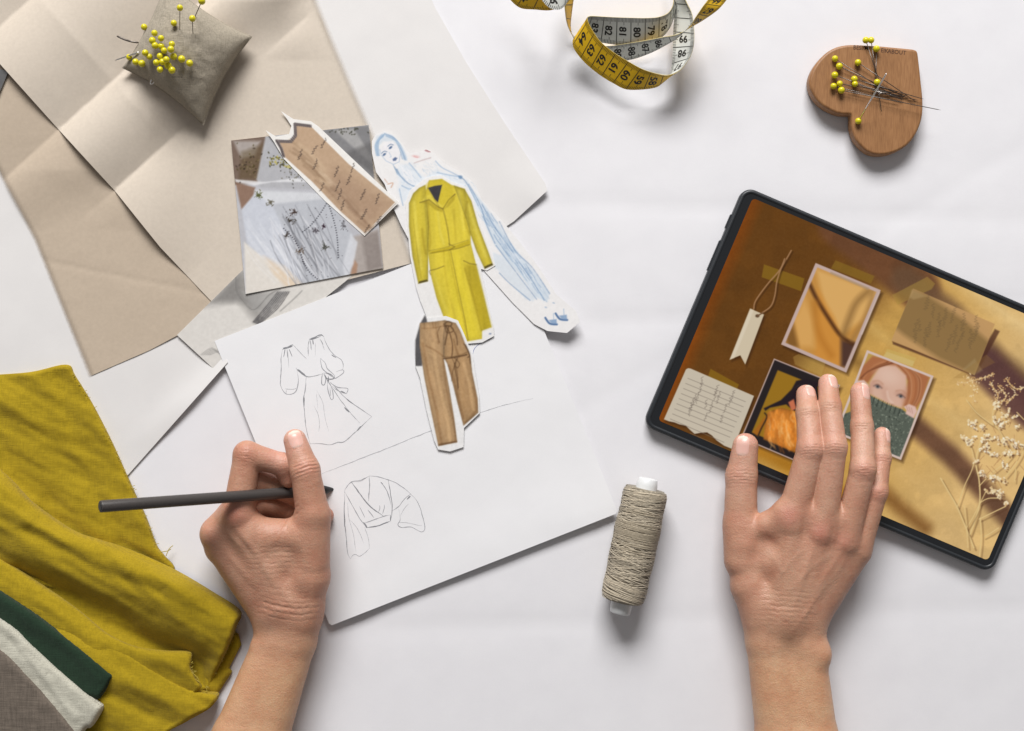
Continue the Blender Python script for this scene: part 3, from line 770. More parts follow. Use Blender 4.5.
c.poly(cr([(235, 72), (262, 64), (293, 60), (276, 132), (262, 118)], *O), (52, 50, 54), 1, .8)
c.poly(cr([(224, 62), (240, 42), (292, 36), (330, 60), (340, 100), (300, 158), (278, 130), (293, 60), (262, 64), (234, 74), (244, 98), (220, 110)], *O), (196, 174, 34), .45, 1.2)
c.poly(cr([(196, 462), (236, 452), (232, 444), (200, 452)], *O), (76, 66, 24), .9, .7); c.poly(cr([(465, 402), (500, 386), (496, 378), (464, 392)], *O), (76, 66, 24), .9, .7)
c.blob(*cr([(488, 665)], *O)[0], 1.4, .8, 0, (90, 110, 150), .7)
c.blur(.3); c.speck(7, .5, 8)
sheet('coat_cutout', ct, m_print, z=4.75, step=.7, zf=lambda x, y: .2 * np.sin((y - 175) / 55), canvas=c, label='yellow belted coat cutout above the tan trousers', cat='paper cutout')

# ---- tan trousers
O = (400, 300, 4.57)
tr_ = [(414.5, 340), (418, 326), (424, 314), (427, 318), (446, 316), (458, 320.5), (465, 336), (472.5, 355), (479, 396), (479.8, 413), (464, 428), (463.5, 447), (450, 451.5), (438, 449.5), (434, 440), (426.5, 410), (420, 378), (415.5, 366)]
c = Canvas(410, 310, 486, 456, 2.8, (230, 229, 228))
c.poly([(415, 366), (415.5, 340), (420, 324), (425, 315), (428, 322), (424, 345), (422, 366)], (84, 82, 84), 1, 1.2)
c.poly([(427, 312), (446, 312), (444, 320), (427, 322)], (228, 227, 226), 1, .8)
TM, TD, TH = (180, 146, 106), (128, 92, 56), (210, 174, 128)
legL = cr([(90, 105), (160, 98), (205, 92), (222, 150), (205, 200), (200, 268), (225, 400), (248, 540), (262, 650), (175, 668), (140, 500), (110, 350), (90, 210)], *O)
legR = cr([(205, 92), (255, 105), (275, 140), (300, 205), (322, 255), (330, 330), (355, 450), (358, 515), (290, 575), (262, 470), (240, 380), (215, 290), (200, 265), (195, 180)], *O)
c.poly(legR, (172, 137, 96), 1, .8); c.poly(legL, TM, 1, .8)
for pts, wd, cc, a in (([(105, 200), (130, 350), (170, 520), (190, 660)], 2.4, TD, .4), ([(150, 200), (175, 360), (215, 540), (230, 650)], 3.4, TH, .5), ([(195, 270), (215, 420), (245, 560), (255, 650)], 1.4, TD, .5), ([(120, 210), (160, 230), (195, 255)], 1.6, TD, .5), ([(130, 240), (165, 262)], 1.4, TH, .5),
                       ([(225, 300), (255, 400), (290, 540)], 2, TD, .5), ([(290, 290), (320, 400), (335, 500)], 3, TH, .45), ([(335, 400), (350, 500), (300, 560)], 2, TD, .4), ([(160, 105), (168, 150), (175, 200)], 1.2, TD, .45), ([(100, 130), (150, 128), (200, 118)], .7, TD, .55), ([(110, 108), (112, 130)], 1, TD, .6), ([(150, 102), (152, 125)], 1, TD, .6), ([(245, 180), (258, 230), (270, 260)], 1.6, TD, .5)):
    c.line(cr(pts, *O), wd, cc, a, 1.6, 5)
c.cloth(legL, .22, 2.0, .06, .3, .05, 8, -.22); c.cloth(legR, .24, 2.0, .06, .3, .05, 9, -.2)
for pts, wd, a in (([(200, 110), (225, 145), (240, 210), (236, 265)], 1.0, .8), ([(200, 120), (230, 120), (245, 140), (215, 150), (205, 118)], .8, .8), ([(185, 120), (172, 150), (180, 195)], .9, .5), ([(200, 268), (250, 262), (305, 250)], 1.3, .9), ([(206, 108), (218, 98), (236, 104), (232, 118), (210, 116)], 1.1, .85), ([(222, 120), (214, 160), (206, 205)], 1.1, .75), ([(230, 118), (256, 160), (262, 205)], 1.1, .7), ([(300, 205), (318, 250), (310, 262)], 1.2, .7), ([(262, 266), (250, 300), (258, 345), (266, 400)], 1.1, .7), ([(195, 260), (260, 256), (312, 236)], .6, .6), ([(240, 270), (262, 330), (265, 410)], .8, .6), ([(255, 285), (240, 330), (236, 370)], .8, .6), ([(292, 200), (315, 240), (322, 290)], 1.0, .7), ([(250, 265), (272, 290), (262, 310), (248, 290)], .8, .7)):
    c.line(cr(pts, *O), wd, (84, 58, 34), a, .9, 4)
c.poly(cr([(175, 668), (262, 650), (261, 642), (174, 658)], *O), (110, 80, 50), .8, .7)
c.line([(437, 450), (450, 452), (463, 449)], .8, (120, 110, 100), .5, .8)
c.blur(.35); c.speck(9, .5, 15)
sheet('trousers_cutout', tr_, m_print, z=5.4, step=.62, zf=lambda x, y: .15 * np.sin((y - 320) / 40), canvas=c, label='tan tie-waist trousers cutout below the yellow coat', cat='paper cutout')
# ================================================================ tablet
tz = 10.0
U_ = np.array([348.0, 148.0]); U_ /= np.linalg.norm(U_); W_ = np.array([-U_[1], U_[0]])
TC = np.array([744.5, 188.5]) - 1.3 * U_ - 2.8 * W_; TL, TWd = 379.8, 260.5
def rrect(ins, rad, n=7):
    pts = []
    for cx, cy, a0 in ((TL - rad, rad, -90), (TL - rad, TWd - rad, 0), (rad, TWd - rad, 90), (rad, rad, 180)):
        for k in range(n + 1):
            a = math.radians(a0 + 90 * k / n)
            pts.append((cx + (rad - ins) * math.cos(a), cy + (rad - ins) * math.sin(a)))
    return np.array(pts)
def tloc(p, z, zref=tz):      # tablet local -> true, the body stands plumb
    p = np.asarray(p, float); q = TC + p[:, :1] * U_ + p[:, 1:2] * W_
    o = VS(q, zref); o[:, 2] = z
    return o
tcen = VS([TC + U_ * TL / 2 + W_ * TWd / 2], tz)[0]; tcen[2] = 0
tab = root('tablet', tcen, 'black framed tablet showing a golden mood board', 'tablet')
m_case = simple('dark_case_rubber', (0.018, 0.021, 0.025), .42, 0, .5, .1, .05, .5)
m_bezel = simple('black_glass_border', (0.012, 0.0135, 0.016), .28, 0, .5, .05, 0, .5)
rings = [(1.5, .2), (.3, 1.2), (0, 2.5), (0, 8.0), (.4, 9.6), (1.3, 10.7), (2.6, 11.1), (4.0, 10.9), (4.6, 10.1)]
vv = np.vstack([tloc(rrect(i, 12), z) for i, z in rings]); nr = len(rrect(0, 12))
ff = [list(map(int, f)) for f in grid_faces(len(rings), nr, closed_v=True)] + [list(range(nr))]
mk('case', vv, ff, m_case, tab)
mk('bezel', tloc(rrect(4.4, 12), 10.2), [list(range(nr))[::-1]], m_bezel, tab, smooth=False)
for a, b in ((32, 46), (60, 92)):       # side buttons on the short edge
    bb = Bag()
    P = [(-1.3, a), (0.4, a - 1), (0.4, b + 1), (-1.3, b)]
    lo, hi = tloc(P, 4.0), tloc(P, 8.4)
    bb.add(np.vstack([lo, hi]), [(3, 2, 1, 0), (4, 5, 6, 7)] + [(i, (i + 1) % 4, (i + 1) % 4 + 4, i + 4) for i in range(4)])
    bb.build('side_button', m_case, tab, smooth=False)
# ---- what the screen shows
c = Canvas(650, 190, 1110, 580, 2.0, (170, 130, 70))
X, Y = c.X, c.Y
u = (X - 744.5) * U_[0] + (Y - 188.5) * U_[1]; v_ = (X - 744.5) * W_[0] + (Y - 188.5) * W_[1]
def mixc(a, b, t): t = np.clip(t, 0, 1)[..., None]; return np.asarray(a, float) * (1 - t) + np.asarray(b, float) * t
brown = mixc((130, 68, 14), (106, 66, 22), (u - 12) / 14)
brown = mixc(brown, (120, 80, 36), (u - 100) / 90)
gold = mixc((208, 162, 84), (224, 186, 124), (u - 200) / 120)
g = np.clip((u - 105 + (v_ - 150) * .35) / 55, 0, 1); g = g * g * (3 - 2 * g)
im = brown * (1 - g[..., None]) + gold * g[..., None]
def band(pts, wd, soft, col, a):
    global im
    d = seg_dist(X, Y, pts); m = np.clip(.5 - (d - wd / 2) / soft, 0, 1); m = (m * m * (3 - 2 * m) * a)[..., None]
    im = im * (1 - m) + np.asarray(col, float) * m
band([(840, 225), (890, 262), (918, 288)], 44, 12, (112, 72, 46), .92)
band([(905, 280), (950, 315), (1000, 366), (1060, 420)], 28, 14, (112, 82, 58), .85)
band([(985, 365), (1030, 410), (1080, 450)], 36, 12, (96, 62, 60), .92)
band([(835, 345), (870, 372)], 12, 20, (110, 76, 34), .6)
band([(905, 418), (950, 455), (985, 492), (1010, 520)], 20, 13, (104, 70, 52), .92)
band([(860, 470), (900, 508), (925, 528)], 14, 15, (122, 78, 34), .75)
band([(845, 325), (820, 352), (790, 400)], 14, 20, (184, 142, 66), .5)
band([(955, 275), (1010, 318), (1060, 350)], 8, 26, (244, 214, 156), .7)
band([(930, 400), (985, 440), (1030, 480)], 6, 26, (234, 198, 132), .6)
band([(900, 470), (950, 510), (985, 540)], 8, 24, (230, 190, 122), .6)
band([(850, 300), (875, 330), (905, 352)], 6, 18, (222, 184, 110), .6)
band([(740, 440), (790, 466), (850, 500)], 16, 16, (176, 116, 26), .8)
band([(660, 422), (746, 204)], 3, 8, (156, 78, 8), .4)
n = fbm(X * .05, Y * .05, octv=5, seed=31); n2 = fbm(X * .02 + 3 * n, Y * .06, octv=4, seed=33)
im = im * (1 + .07 * n[..., None] + .06 * n2[..., None])
c.im = np.clip(im, 0, 255)
c.im = c.im + (vnoise(X * .9, Y * .9, seed=44) * 3)[..., None]
def quadpts(a, b, d): a, b, d = map(np.asarray, (a, b, d)); return [tuple(a), tuple(b), tuple(b + d - a), tuple(d)]
def stape(pts, col=(150, 118, 34), a=.6): c.poly(pts, col, a, .9)
O6, O2, O5, O3, OR, O4 = (650, 220, 3.045), (770, 240, 5.22), (640, 340, 5.22), (880, 260, 5.076), (830, 340, 5.625), (900, 400, 4.065)
# string tag
stape(cr([(347, 135), (470, 178), (460, 217), (340, 174)], *O6), (150, 116, 30), .65)
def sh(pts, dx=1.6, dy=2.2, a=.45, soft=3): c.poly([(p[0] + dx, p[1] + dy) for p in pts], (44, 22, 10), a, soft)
for pts in ([(316, 270), (322, 245), (358, 195), (395, 152), (430, 93)], [(342, 282), (368, 262), (380, 230), (388, 180), (410, 118)]):
    c.line([(p[0] + 1.5, p[1] + 1.5) for p in spline(cr(pts, *O6), 6)], 1.2, (50, 26, 10), .5, 1.6)
    c.line(cr(pts, *O6), 1.2, (170, 128, 92), 1, .9, 6)
tagp = cr([(305, 270), (347, 288), (290, 440), (275, 412), (243, 425)], *O6)
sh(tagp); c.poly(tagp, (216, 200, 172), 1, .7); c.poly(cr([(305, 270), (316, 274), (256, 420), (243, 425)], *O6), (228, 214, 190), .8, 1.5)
c.blob(*cr([(327, 292)], *O6)[0], 2.0, 1.6, 0, (90, 66, 44), 1); c.line(cr([(327, 292), (345, 282)], *O6), 1.3, (120, 88, 62), 1, .8)
# ruled note
note = cr([(240, 153), (252, 147), (264, 149), (595, 292), (485, 570), (440, 552), (400, 524), (375, 498), (350, 482), (318, 484), (285, 490), (262, 470), (240, 448), (205, 440), (180, 430), (150, 424), (125, 414)], *O5)
stape(cr([(368, 150), (516, 232), (505, 262), (355, 190)], *O5), (148, 112, 24), .7)
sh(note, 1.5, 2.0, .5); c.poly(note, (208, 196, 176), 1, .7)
for k in range(11):
    x0, y0 = 250 - 11.5 * k, 200 + 26.5 * k
    a_, b_ = cr([(x0, y0), (x0 + 300 - (0 if k < 8 else 20), y0 + 122)], *O5)
    if k > 8: a_ = (a_[0] + 22 * (k - 8), a_[1] + 9 * (k - 8))
    c.line([a_, b_], .55, (130, 118, 108), .75, .7)
r_ = random.Random(11)
for (x, y) in ((318, 250), (300, 300), (268, 340), (392, 290), (344, 335), (372, 350), (345, 400), (468, 320), (445, 355), (425, 410), (285, 310), (262, 365), (410, 300), (322, 215), (485, 290), (400, 260)):
    scrib(c, *cr([(x, y)], *O5)[0], r_.uniform(8, 13), r_.uniform(98, 112), 1.8, (92, 80, 74), r_, .6, .45)
# golden cloth photo
def photo(outer, ins, border=(202, 176, 168), shd=True):
    q = np.array(outer, float)
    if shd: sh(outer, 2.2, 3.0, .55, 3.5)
    c.poly(outer, border, 1, .7)
    ctr = q.mean(0); inn = []
    for i in range(4):
        a_, b_, p = q[i - 1], q[(i + 1) % 4], q[i]
        inn.append(tuple(p + (a_ - p) / np.linalg.norm(a_ - p) * ins + (b_ - p) / np.linalg.norm(b_ - p) * ins))
    return inn
stape(cr([(342, 106), (546, 188), (526, 228), (318, 148)], *O2), (150, 118, 38), .55)
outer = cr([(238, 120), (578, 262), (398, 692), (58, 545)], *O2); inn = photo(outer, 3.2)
def clipped(fn):
    """paint with fn, keep the result only inside the last inner frame"""
    old = c.im.copy(); fn(); m = np.clip(.5 - sdist(X, Y, inn) / .7, 0, 1)[..., None]; c.im = old * (1 - m) + c.im * m
def p1():
    c.poly(inn, (204, 146, 70), 1, 1)
    c.poly(cr([(240, 150), (560, 270), (480, 420), (370, 500), (290, 380)], *O2), (226, 176, 104), 1, 6)
    c.poly(cr([(250, 260), (330, 400), (380, 520), (370, 680), (230, 620)], *O2), (214, 146, 62), 1, 6)
    c.poly(cr([(120, 420), (180, 300), (230, 420), (230, 560), (150, 560)], *O2), (226, 172, 98), .9, 8)
    c.poly(cr([(370, 520), (450, 540), (400, 670), (370, 660)], *O2), (84, 56, 46), 1, 5)
    c.poly(cr([(80, 500), (120, 430), (150, 560), (90, 560)], *O2), (130, 88, 40), .9, 5)
    c.line(cr([(200, 215), (240, 300), (300, 400), (370, 500), (440, 545)], *O2), 3.6, (78, 44, 22), .95, 3.4, 6)
    c.line(cr([(510, 270), (450, 330), (410, 420), (385, 490)], *O2), 5, (128, 92, 48), .75, 8, 6)
    c.line(cr([(235, 330), (240, 430), (270, 520), (320, 600)], *O2), 5, (184, 116, 40), .7, 8, 6)
    c.line(cr([(540, 260), (500, 400), (430, 520)], *O2), 4, (150, 112, 66), .6, 6, 6)
clipped(p1)
c.blur(.5, inn)
c.poly(cr([(318, 165), (520, 250), (512, 262), (312, 176)], *O2), (178, 150, 120), .7, 1.2)
c.line(cr([(572, 275), (480, 490)], *O2), 1.2, (235, 215, 200), .6, 1.5)
# framed portrait in orange
outer = [(774, 358.5), (840, 385), (807, 466), (741, 438)]
stape(cr([(120, 610), (130, 650), (268, 708), (290, 640), (150, 595)], *O2), (204, 170, 92), .35)
inn = photo(outer, .9)
def p2():
    c.poly(inn, (40, 33, 34), 1, 1)
    f = np.array(inn); ce = f.mean(0); sm_ = [tuple(ce + (p - ce) * .80) for p in f]
    c.poly(sm_, (158, 116, 30), 1, .8)
    O4b = (740, 340, 4.655)
    c.poly(cr([(240, 230), (262, 190), (310, 180), (360, 200), (370, 330), (250, 330), (215, 300), (140, 315), (118, 330), (110, 318), (190, 280)], *O4b), (38, 28, 34), 1, 1.2)
    c.poly(cr([(225, 290), (250, 275), (262, 320), (240, 330)], *O4b), (206, 116, 82), 1, 1.4)
    c.poly(cr([(130, 335), (190, 315), (250, 330), (300, 350), (290, 540), (200, 500), (110, 462), (115, 400)], *O4b), (226, 138, 52), 1, 1.5)
    c.poly(cr([(60, 430), (120, 350), (110, 400), (85, 450)], *O4b), (170, 104, 30), 1, 1.5)
    c.line(cr([(115, 340), (125, 360), (100, 410), (85, 445)], *O4b), 1.5, (50, 34, 28), .9, 1, 3)
    c.cloth(cr([(130, 335), (190, 315), (250, 330), (300, 350), (290, 540), (200, 500), (110, 462), (115, 400)], *O4b), .22, 2, .13, .3, .12, 5)
    for k in range(60):
        x, y = r_.uniform(125, 265), r_.uniform(330, 470); L = r_.uniform(20, 60)
        c.line(cr([(x, y), (x + r_.uniform(-6, 10), y + L * .5), (x + r_.uniform(-4, 22), y + L)], *O4b), r_.uniform(.7, 1.8), r_.choice([(252, 190, 112), (210, 118, 38), (255, 206, 138), (196, 108, 36), (238, 156, 70)]), .45, 1.6, 4)
clipped(p2)
c.blur(.35, inn)
# portrait behind a knitted collar
stape(cr([(320, 50), (485, 100), (465, 150), (300, 92)], *OR), (210, 180, 100), .65)
outer = [(867, 350), (933.6, 376), (901, 460), (835, 433)]
inn = photo(outer, 2.2, (220, 196, 186))
def p3():
    c.poly(inn, (196, 158, 80), 1, 1)
    hair = (178, 112, 72)
    c.poly(cr([(160, 230), (180, 150), (240, 90), (330, 110), (400, 130), (480, 160), (560, 210), (520, 330), (480, 390), (410, 370), (440, 230), (390, 160), (300, 140), (240, 200), (215, 240)], *OR), hair, 1, 2)
    c.poly(cr([(240, 210), (290, 140), (370, 145), (430, 200), (432, 290), (405, 385), (330, 360), (215, 300), (222, 240)], *OR), (222, 180, 158), 1, 2.5)
    c.blob(*cr([(330, 200)], *OR)[0], 12, 8, 25, (232, 196, 176), .8, .8)
    for k in range(36):
        t = r_.random()
        c.line(cr([(300 + 60 * t, 120 + 10 * t), (240 - 10 * t, 150 + 20 * t), (190 - 20 * t, 215)], *OR), .8, r_.choice([(136, 76, 44), (214, 150, 104), (170, 100, 62), (112, 62, 38)]), .55, .9, 4)
        c.line(cr([(370 + 100 * t, 130 + 40 * t), (430 + 90 * t, 200 + 20 * t), (440 + 75 * t, 300 + 10 * t), (420 + 60 * t, 375)], *OR), .8, r_.choice([(142, 80, 48), (222, 160, 112), (182, 112, 70), (236, 176, 130), (120, 66, 40)]), .55, .9, 4)
    c.poly(cr([(290, 290), (318, 270), (332, 300), (336, 350), (300, 335)], *OR), (204, 156, 134), .4, 4)
    c.poly(cr([(215, 255), (240, 240), (238, 310), (215, 300)], *OR), (198, 142, 118), .5, 4)
    c.poly(cr([(405, 300), (436, 250), (432, 350), (402, 388)], *OR), (200, 144, 118), .55, 4)
    for ex, ey in ((268, 262), (398, 316)):
        c.blob(*cr([(ex, ey - 6)], *OR)[0], 5.6, 2.8, 22, (190, 138, 116), .55, .8)
        c.blob(*cr([(ex, ey + 1)], *OR)[0], 3.6, 1.5, 22, (196, 178, 170), .6, .6)
        c.blob(*cr([(ex, ey)], *OR)[0], 1.9, 1.6, 20, (86, 92, 98), .9, .6); c.blob(*cr([(ex, ey)], *OR)[0], .8, .8, 0, (30, 28, 32), .9, .5)
        c.line(cr([(ex - 22, ey - 3), (ex, ey - 11), (ex + 24, ey + 9)], *OR), .8, (84, 54, 48), .75, 1.3, 4)
        c.line(cr([(ex - 26, ey - 30), (ex + 5, ey - 33), (ex + 30, ey - 14)], *OR), 1.1, (184, 128, 98), .55, 1.8, 4)
    c.line(cr([(322, 290), (330, 330), (352, 355)], *OR), 2.0, (236, 204, 186), .7, 2, 4); c.blob(*cr([(352, 362)], *OR)[0], 1.8, .7, 20, (170, 112, 98), .45)
    c.blur(.45, inn)
    c.poly(cr([(205, 300), (260, 330), (330, 365), (405, 390), (475, 440), (400, 680), (60, 560), (70, 420), (150, 390), (210, 380)], *OR), (92, 99, 88), 1, 1)
    for k in range(700):
        x, y = r_.uniform(60, 475), r_.uniform(330, 680)
        p = cr([(x, y)], *OR)[0]
        if inside(np.array([p[0]]), np.array([p[1]]), cr([(205, 305), (405, 395), (470, 440), (400, 675), (60, 555), (70, 425)], *OR))[0]:
            c.blob(p[0], p[1], r_.uniform(.5, 1.1), .5, r_.uniform(0, 180), r_.choice([(140, 148, 132), (48, 54, 48), (112, 122, 106), (166, 172, 152)]), .6)
    for k in range(17):
        x, y = 215 + 12 * k, 306 + 5.4 * k
        c.line(cr([(x, y), (x - 12, y + 38)], *OR), .8, (40, 46, 42) if k % 2 else (104, 112, 100), .7, .8)
    c.poly(cr([(150, 230), (190, 225), (215, 250), (222, 300), (190, 310), (150, 330), (120, 300)], *OR), (228, 192, 178), 1, 1.5)
    c.poly(cr([(415, 375), (445, 360), (480, 375), (490, 400), (470, 440), (425, 415), (430, 395)], *OR), (228, 190, 176), 1, 1.5)
    for k in range(3): c.line(cr([(430 + 14 * k, 372 + 5 * k), (440 + 12 * k, 400 + 6 * k)], *OR), .6, (176, 128, 112), .7, .8)
clipped(p3)
c.blur(.25, inn)
c.poly(cr([(300, 92), (320, 66), (475, 120), (462, 150)], *OR), (226, 206, 150), .35, 1)
# translucent card
card = cr([(168, 145), (583, 325), (480, 585), (58, 408)], *O3)
stape(cr([(62, 178), (240, 85), (280, 120), (262, 148), (90, 228)], *O3), (178, 146, 66), .5)
c.poly(cr([(583, 350), (608, 362), (500, 560), (480, 590), (66, 428), (62, 412), (470, 560)], *O3), (80, 46, 34), .75, 1.6)
c.poly(card, (202, 158, 104), .95, .8)
old = c.im.copy()
c.poly(cr([(168, 150), (240, 175), (420, 300), (560, 420), (480, 585), (300, 500), (120, 380), (60, 330), (90, 260)], *O3), (140, 110, 66), .85, 6)
m = np.clip(.5 - sdist(X, Y, card) / .8, 0, 1)[..., None]; c.im = old * (1 - m) + c.im * m
for (x, y) in ((240, 215), (270, 260), (330, 290), (370, 275), (430, 300), (490, 330), (200, 330), (250, 350), (300, 350), (380, 380), (420, 350), (460, 400), (350, 420), (230, 390), (485, 370), (180, 370), (300, 300), (400, 420)):
    scrib(c, *cr([(x, y)], *O3)[0], r_.uniform(10, 20), r_.uniform(80, 115), 3.0, (98, 80, 56), r_, .4, .6)
c.poly(cr([(480, 500), (420, 555), (480, 585), (520, 560)], *O3), (176, 152, 108), .4, 2); c.poly(cr([(160, 150), (235, 185), (170, 200), (150, 190)], *O3), (190, 160, 110), .45, 2)
stape(cr([(540, 480), (585, 520), (430, 600), (370, 600)], *O3), (160, 120, 60), .3)
# dried flowers
CR, CD = (244, 222, 176), (190, 150, 100)
def stem(pts, w_=1.1, col=(234, 204, 142)):
    c.line([(p[0] + 2.2, p[1] + 2.6) for p in spline(cr(pts, *O4), 6)], w_ * 1.2, (84, 52, 30), .4, 1.6)
    c.line(cr(pts, *O4), w_, col, 1, .8, 6)
for pts, w_ in (([(300, 600), (272, 530), (232, 435), (195, 370), (165, 318)], 1.3), ([(234, 432), (262, 350), (290, 290), (302, 250)], .9), ([(285, 545), (322, 430), (322, 330), (308, 250), (330, 160)], 1.3), ([(270, 520), (300, 470), (350, 370)], .8),
                ([(322, 484), (380, 456), (430, 432)], 1.0), ([(340, 556), (370, 540), (400, 520)], .9), ([(322, 420), (360, 400), (420, 400)], .9), ([(322, 640), (330, 560), (326, 480)], 1.0), ([(276, 600), (272, 540), (262, 430)], .7), ([(270, 0), (310, 50), (360, 90), (400, 120), (440, 190)], .9), ([(375, 95), (380, 40), (420, 0)], .9), ([(322, 350), (370, 300), (430, 250), (480, 190)], .9), ([(430, 310), (470, 260), (500, 210)], 1.0), ([(465, 330), (470, 280)], .8), ([(475, 50), (504, 80)], .9), ([(245, 150), (285, 185), (300, 240)], .8)):
    stem(pts, w_)
O3f = O3
for pts in ([(395, 625), (440, 620), (520, 600), (580, 578)], [(480, 725), (475, 680), (480, 640), (440, 590)], [(575, 730), (600, 690), (570, 640), (560, 620)], [(640, 600), (680, 650), (725, 650)], [(690, 680), (640, 730)], [(600, 640), (640, 690), (610, 730)]):
    c.line(cr(pts, *O3f), 1.0, (226, 190, 130), 1, .8, 5)
    for p in resample(spline(cr(pts, *O3f), 5), 1.5):
        for q in range(2): c.blob(p[0] + r_.gauss(0, 1.6), p[1] + r_.gauss(0, 1.6), r_.uniform(.5, 1.3), .6, r_.uniform(0, 180), r_.choice([(246, 222, 176), (228, 190, 134), (206, 160, 104)]), .85)
for (x, y, sx, sy, n_) in ((290, 95, 22, 8, 30), (320, 110, 30, 14, 40), (400, 100, 34, 24, 60), (440, 60, 20, 22, 30), (395, 20, 22, 18, 30), (255, 152, 12, 6, 16), (290, 175, 18, 12, 28), (360, 160, 40, 24, 60), (440, 170, 30, 22, 50), (480, 185, 22, 16, 40), (400, 225, 40, 16, 50), (310, 255, 14, 8, 20), (340, 300, 26, 12, 40), (385, 320, 34, 10, 50), (430, 330, 16, 7, 20), (380, 375, 20, 12, 36), (405, 390, 18, 16, 36), (420, 425, 10, 8, 14), (350, 200, 26, 16, 30), (460, 230, 24, 20, 30), (480, 110, 20, 24, 20), (430, 280, 24, 20, 20)):
    for q in range(max(2, n_ // 7)):
        x0, y0 = x + r_.gauss(0, sx * .5), y + r_.gauss(0, sy * .5); an = r_.uniform(-2.6, -.3); L = r_.uniform(10, 26)
        for k in range(9):
            t_ = k / 8; px, py = cr([(x0 + math.cos(an) * L * t_ + r_.gauss(0, 2.2), y0 + math.sin(an) * L * t_ * .8 + r_.gauss(0, 2.2))], *O4)[0]
            if k % 3 == 0: c.blob(px + 1.6, py + 2, 1.1, .8, 30, (92, 56, 40), .4)
            c.blob(px, py, r_.uniform(.9, 1.7) * (1.2 - .5 * t_), r_.uniform(.6, 1.1), math.degrees(an) + r_.uniform(-50, 50), r_.choice([(250, 232, 196), (240, 214, 162), (222, 184, 130), (255, 246, 222)]), .9)
for k in range(24):
    a_ = r_.uniform(330, 500); b_ = r_.uniform(80, 330)
    c.line(cr([(a_, b_), (a_ + r_.uniform(-30, 30), b_ + 30)], *O4), .6, (180, 132, 88), .7, .8)
# mesh of the lit panel
nu, nv = 720, 480
su = np.linspace(12.5, TL - 9.2, nu); sv = np.linspace(8.4, TWd - 10.6, nv)
UU, VV = np.meshgrid(su, sv, indexing='ij')
loc = np.stack([UU.ravel(), VV.ravel()], 1)
# rounded corners
R = 4.0
for cu, cv in ((su[0] + R, sv[0] + R), (su[-1] - R, sv[0] + R), (su[0] + R, sv[-1] - R), (su[-1] - R, sv[-1] - R)):
    du = loc[:, 0] - cu; dv = loc[:, 1] - cv
    m = (du * (1 if cu > TL / 2 else -1) > 0) & (dv * (1 if cv > TWd / 2 else -1) > 0)
    r = np.hypot(du, dv); k = np.where(m & (r > R), R / np.maximum(r, 1e-6), 1)
    loc[:, 0] = np.where(m, cu + du * k, loc[:, 0]); loc[:, 1] = np.where(m, cv + dv * k, loc[:, 1])
scr = tloc(loc, 10.45)
pxs = 512 + scr[:, 0] / (1 - 10.45 / H); pys = 365.5 - scr[:, 1] / (1 - 10.45 / H)
m_scr, nt, b = newmat('lit_screen')
a = N(nt, 'ShaderNodeVertexColor', layer_name='Col')
b.inputs['Base Color'].default_value = (.002, .002, .002, 1); b.inputs['Specular IOR Level'].default_value = .16
nt.links.new(ramp(nt, noise(nt, coord(nt, 1, (0, 0, .6), (1, .3, 1)), .05, 4, .6, .5), [(.4, (.10, .10, .10, 1)), (.62, (.26, .26, .26, 1))]), b.inputs['Roughness'])
nt.links.new(a.outputs['Color'], b.inputs['Emission Color']); b.inputs['Emission Strength'].default_value = .95
mk('screen', scr, grid_faces(nu, nv, flip=True), m_scr, tab, smooth=False, colors=c.sample(pxs, pys))
# ================================================================ hands: one blended skin surface per arm
def surface_nets(f, org, h):
    s = f < 0
    nx, ny, nz = f.shape
    c = np.zeros((nx - 1, ny - 1, nz - 1), np.uint8)
    for dx in (0, 1):
        for dy in (0, 1):
            for dz in (0, 1):
                c += s[dx:nx - 1 + dx, dy:ny - 1 + dy, dz:nz - 1 + dz]
    act = (c > 0) & (c < 8)
    I, J, K = np.nonzero(act); n = len(I)
    idx = np.full(act.shape, -1, np.int64); idx[I, J, K] = np.arange(n)
    acc = np.zeros((n, 3)); cnt = np.zeros(n)
    for ax in range(3):
        o1, o2 = [a for a in range(3) if a != ax]
        for p in (0, 1):
            for q in (0, 1):
                a = [I, J, K]; a = [x.copy() for x in a]; a[o1] = a[o1] + p; a[o2] = a[o2] + q
                b = [x.copy() for x in a]; b[ax] = b[ax] + 1
                fa, fb = f[tuple(a)], f[tuple(b)]
                m = (fa < 0) != (fb < 0)
                t = np.where(m, fa / np.where(m, fa - fb, 1), 0)
                pt = np.zeros((n, 3)); pt[:, ax] = t; pt[:, o1] = p; pt[:, o2] = q
                acc[m] += pt[m]; cnt[m] += 1
    v = (np.stack([I, J, K], 1) + acc / cnt[:, None]) * h + org
    faces = []
    for ax in range(3):
        sl0 = [slice(1, -1)] * 3; sl1 = [slice(1, -1)] * 3
        sl0[ax] = slice(0, -1); sl1[ax] = slice(1, None)
        A, B = s[tuple(sl0)], s[tuple(sl1)]
        off = [1, 1, 1]; off[ax] = 0
        for flip, m in ((False, A & ~B), (True, ~A & B)):
            P = np.argwhere(m) + off
            o1, o2 = (ax + 1) % 3, (ax + 2) % 3
            def cell(a, b):
                q = P.copy(); q[:, o1] -= a; q[:, o2] -= b
                return idx[q[:, 0], q[:, 1], q[:, 2]]
            F = np.stack([cell(0, 0), cell(1, 0), cell(1, 1), cell(0, 1)], 1)
            faces.append(F[:, ::-1] if flip else F)
    F = np.vstack(faces)
    return v, F[(F >= 0).all(1)]

def smin(a, b, k):
    h_ = np.clip(.5 + .5 * (b - a) / k, 0, 1)
    return b * (1 - h_) + a * h_ - k * h_ * (1 - h_)

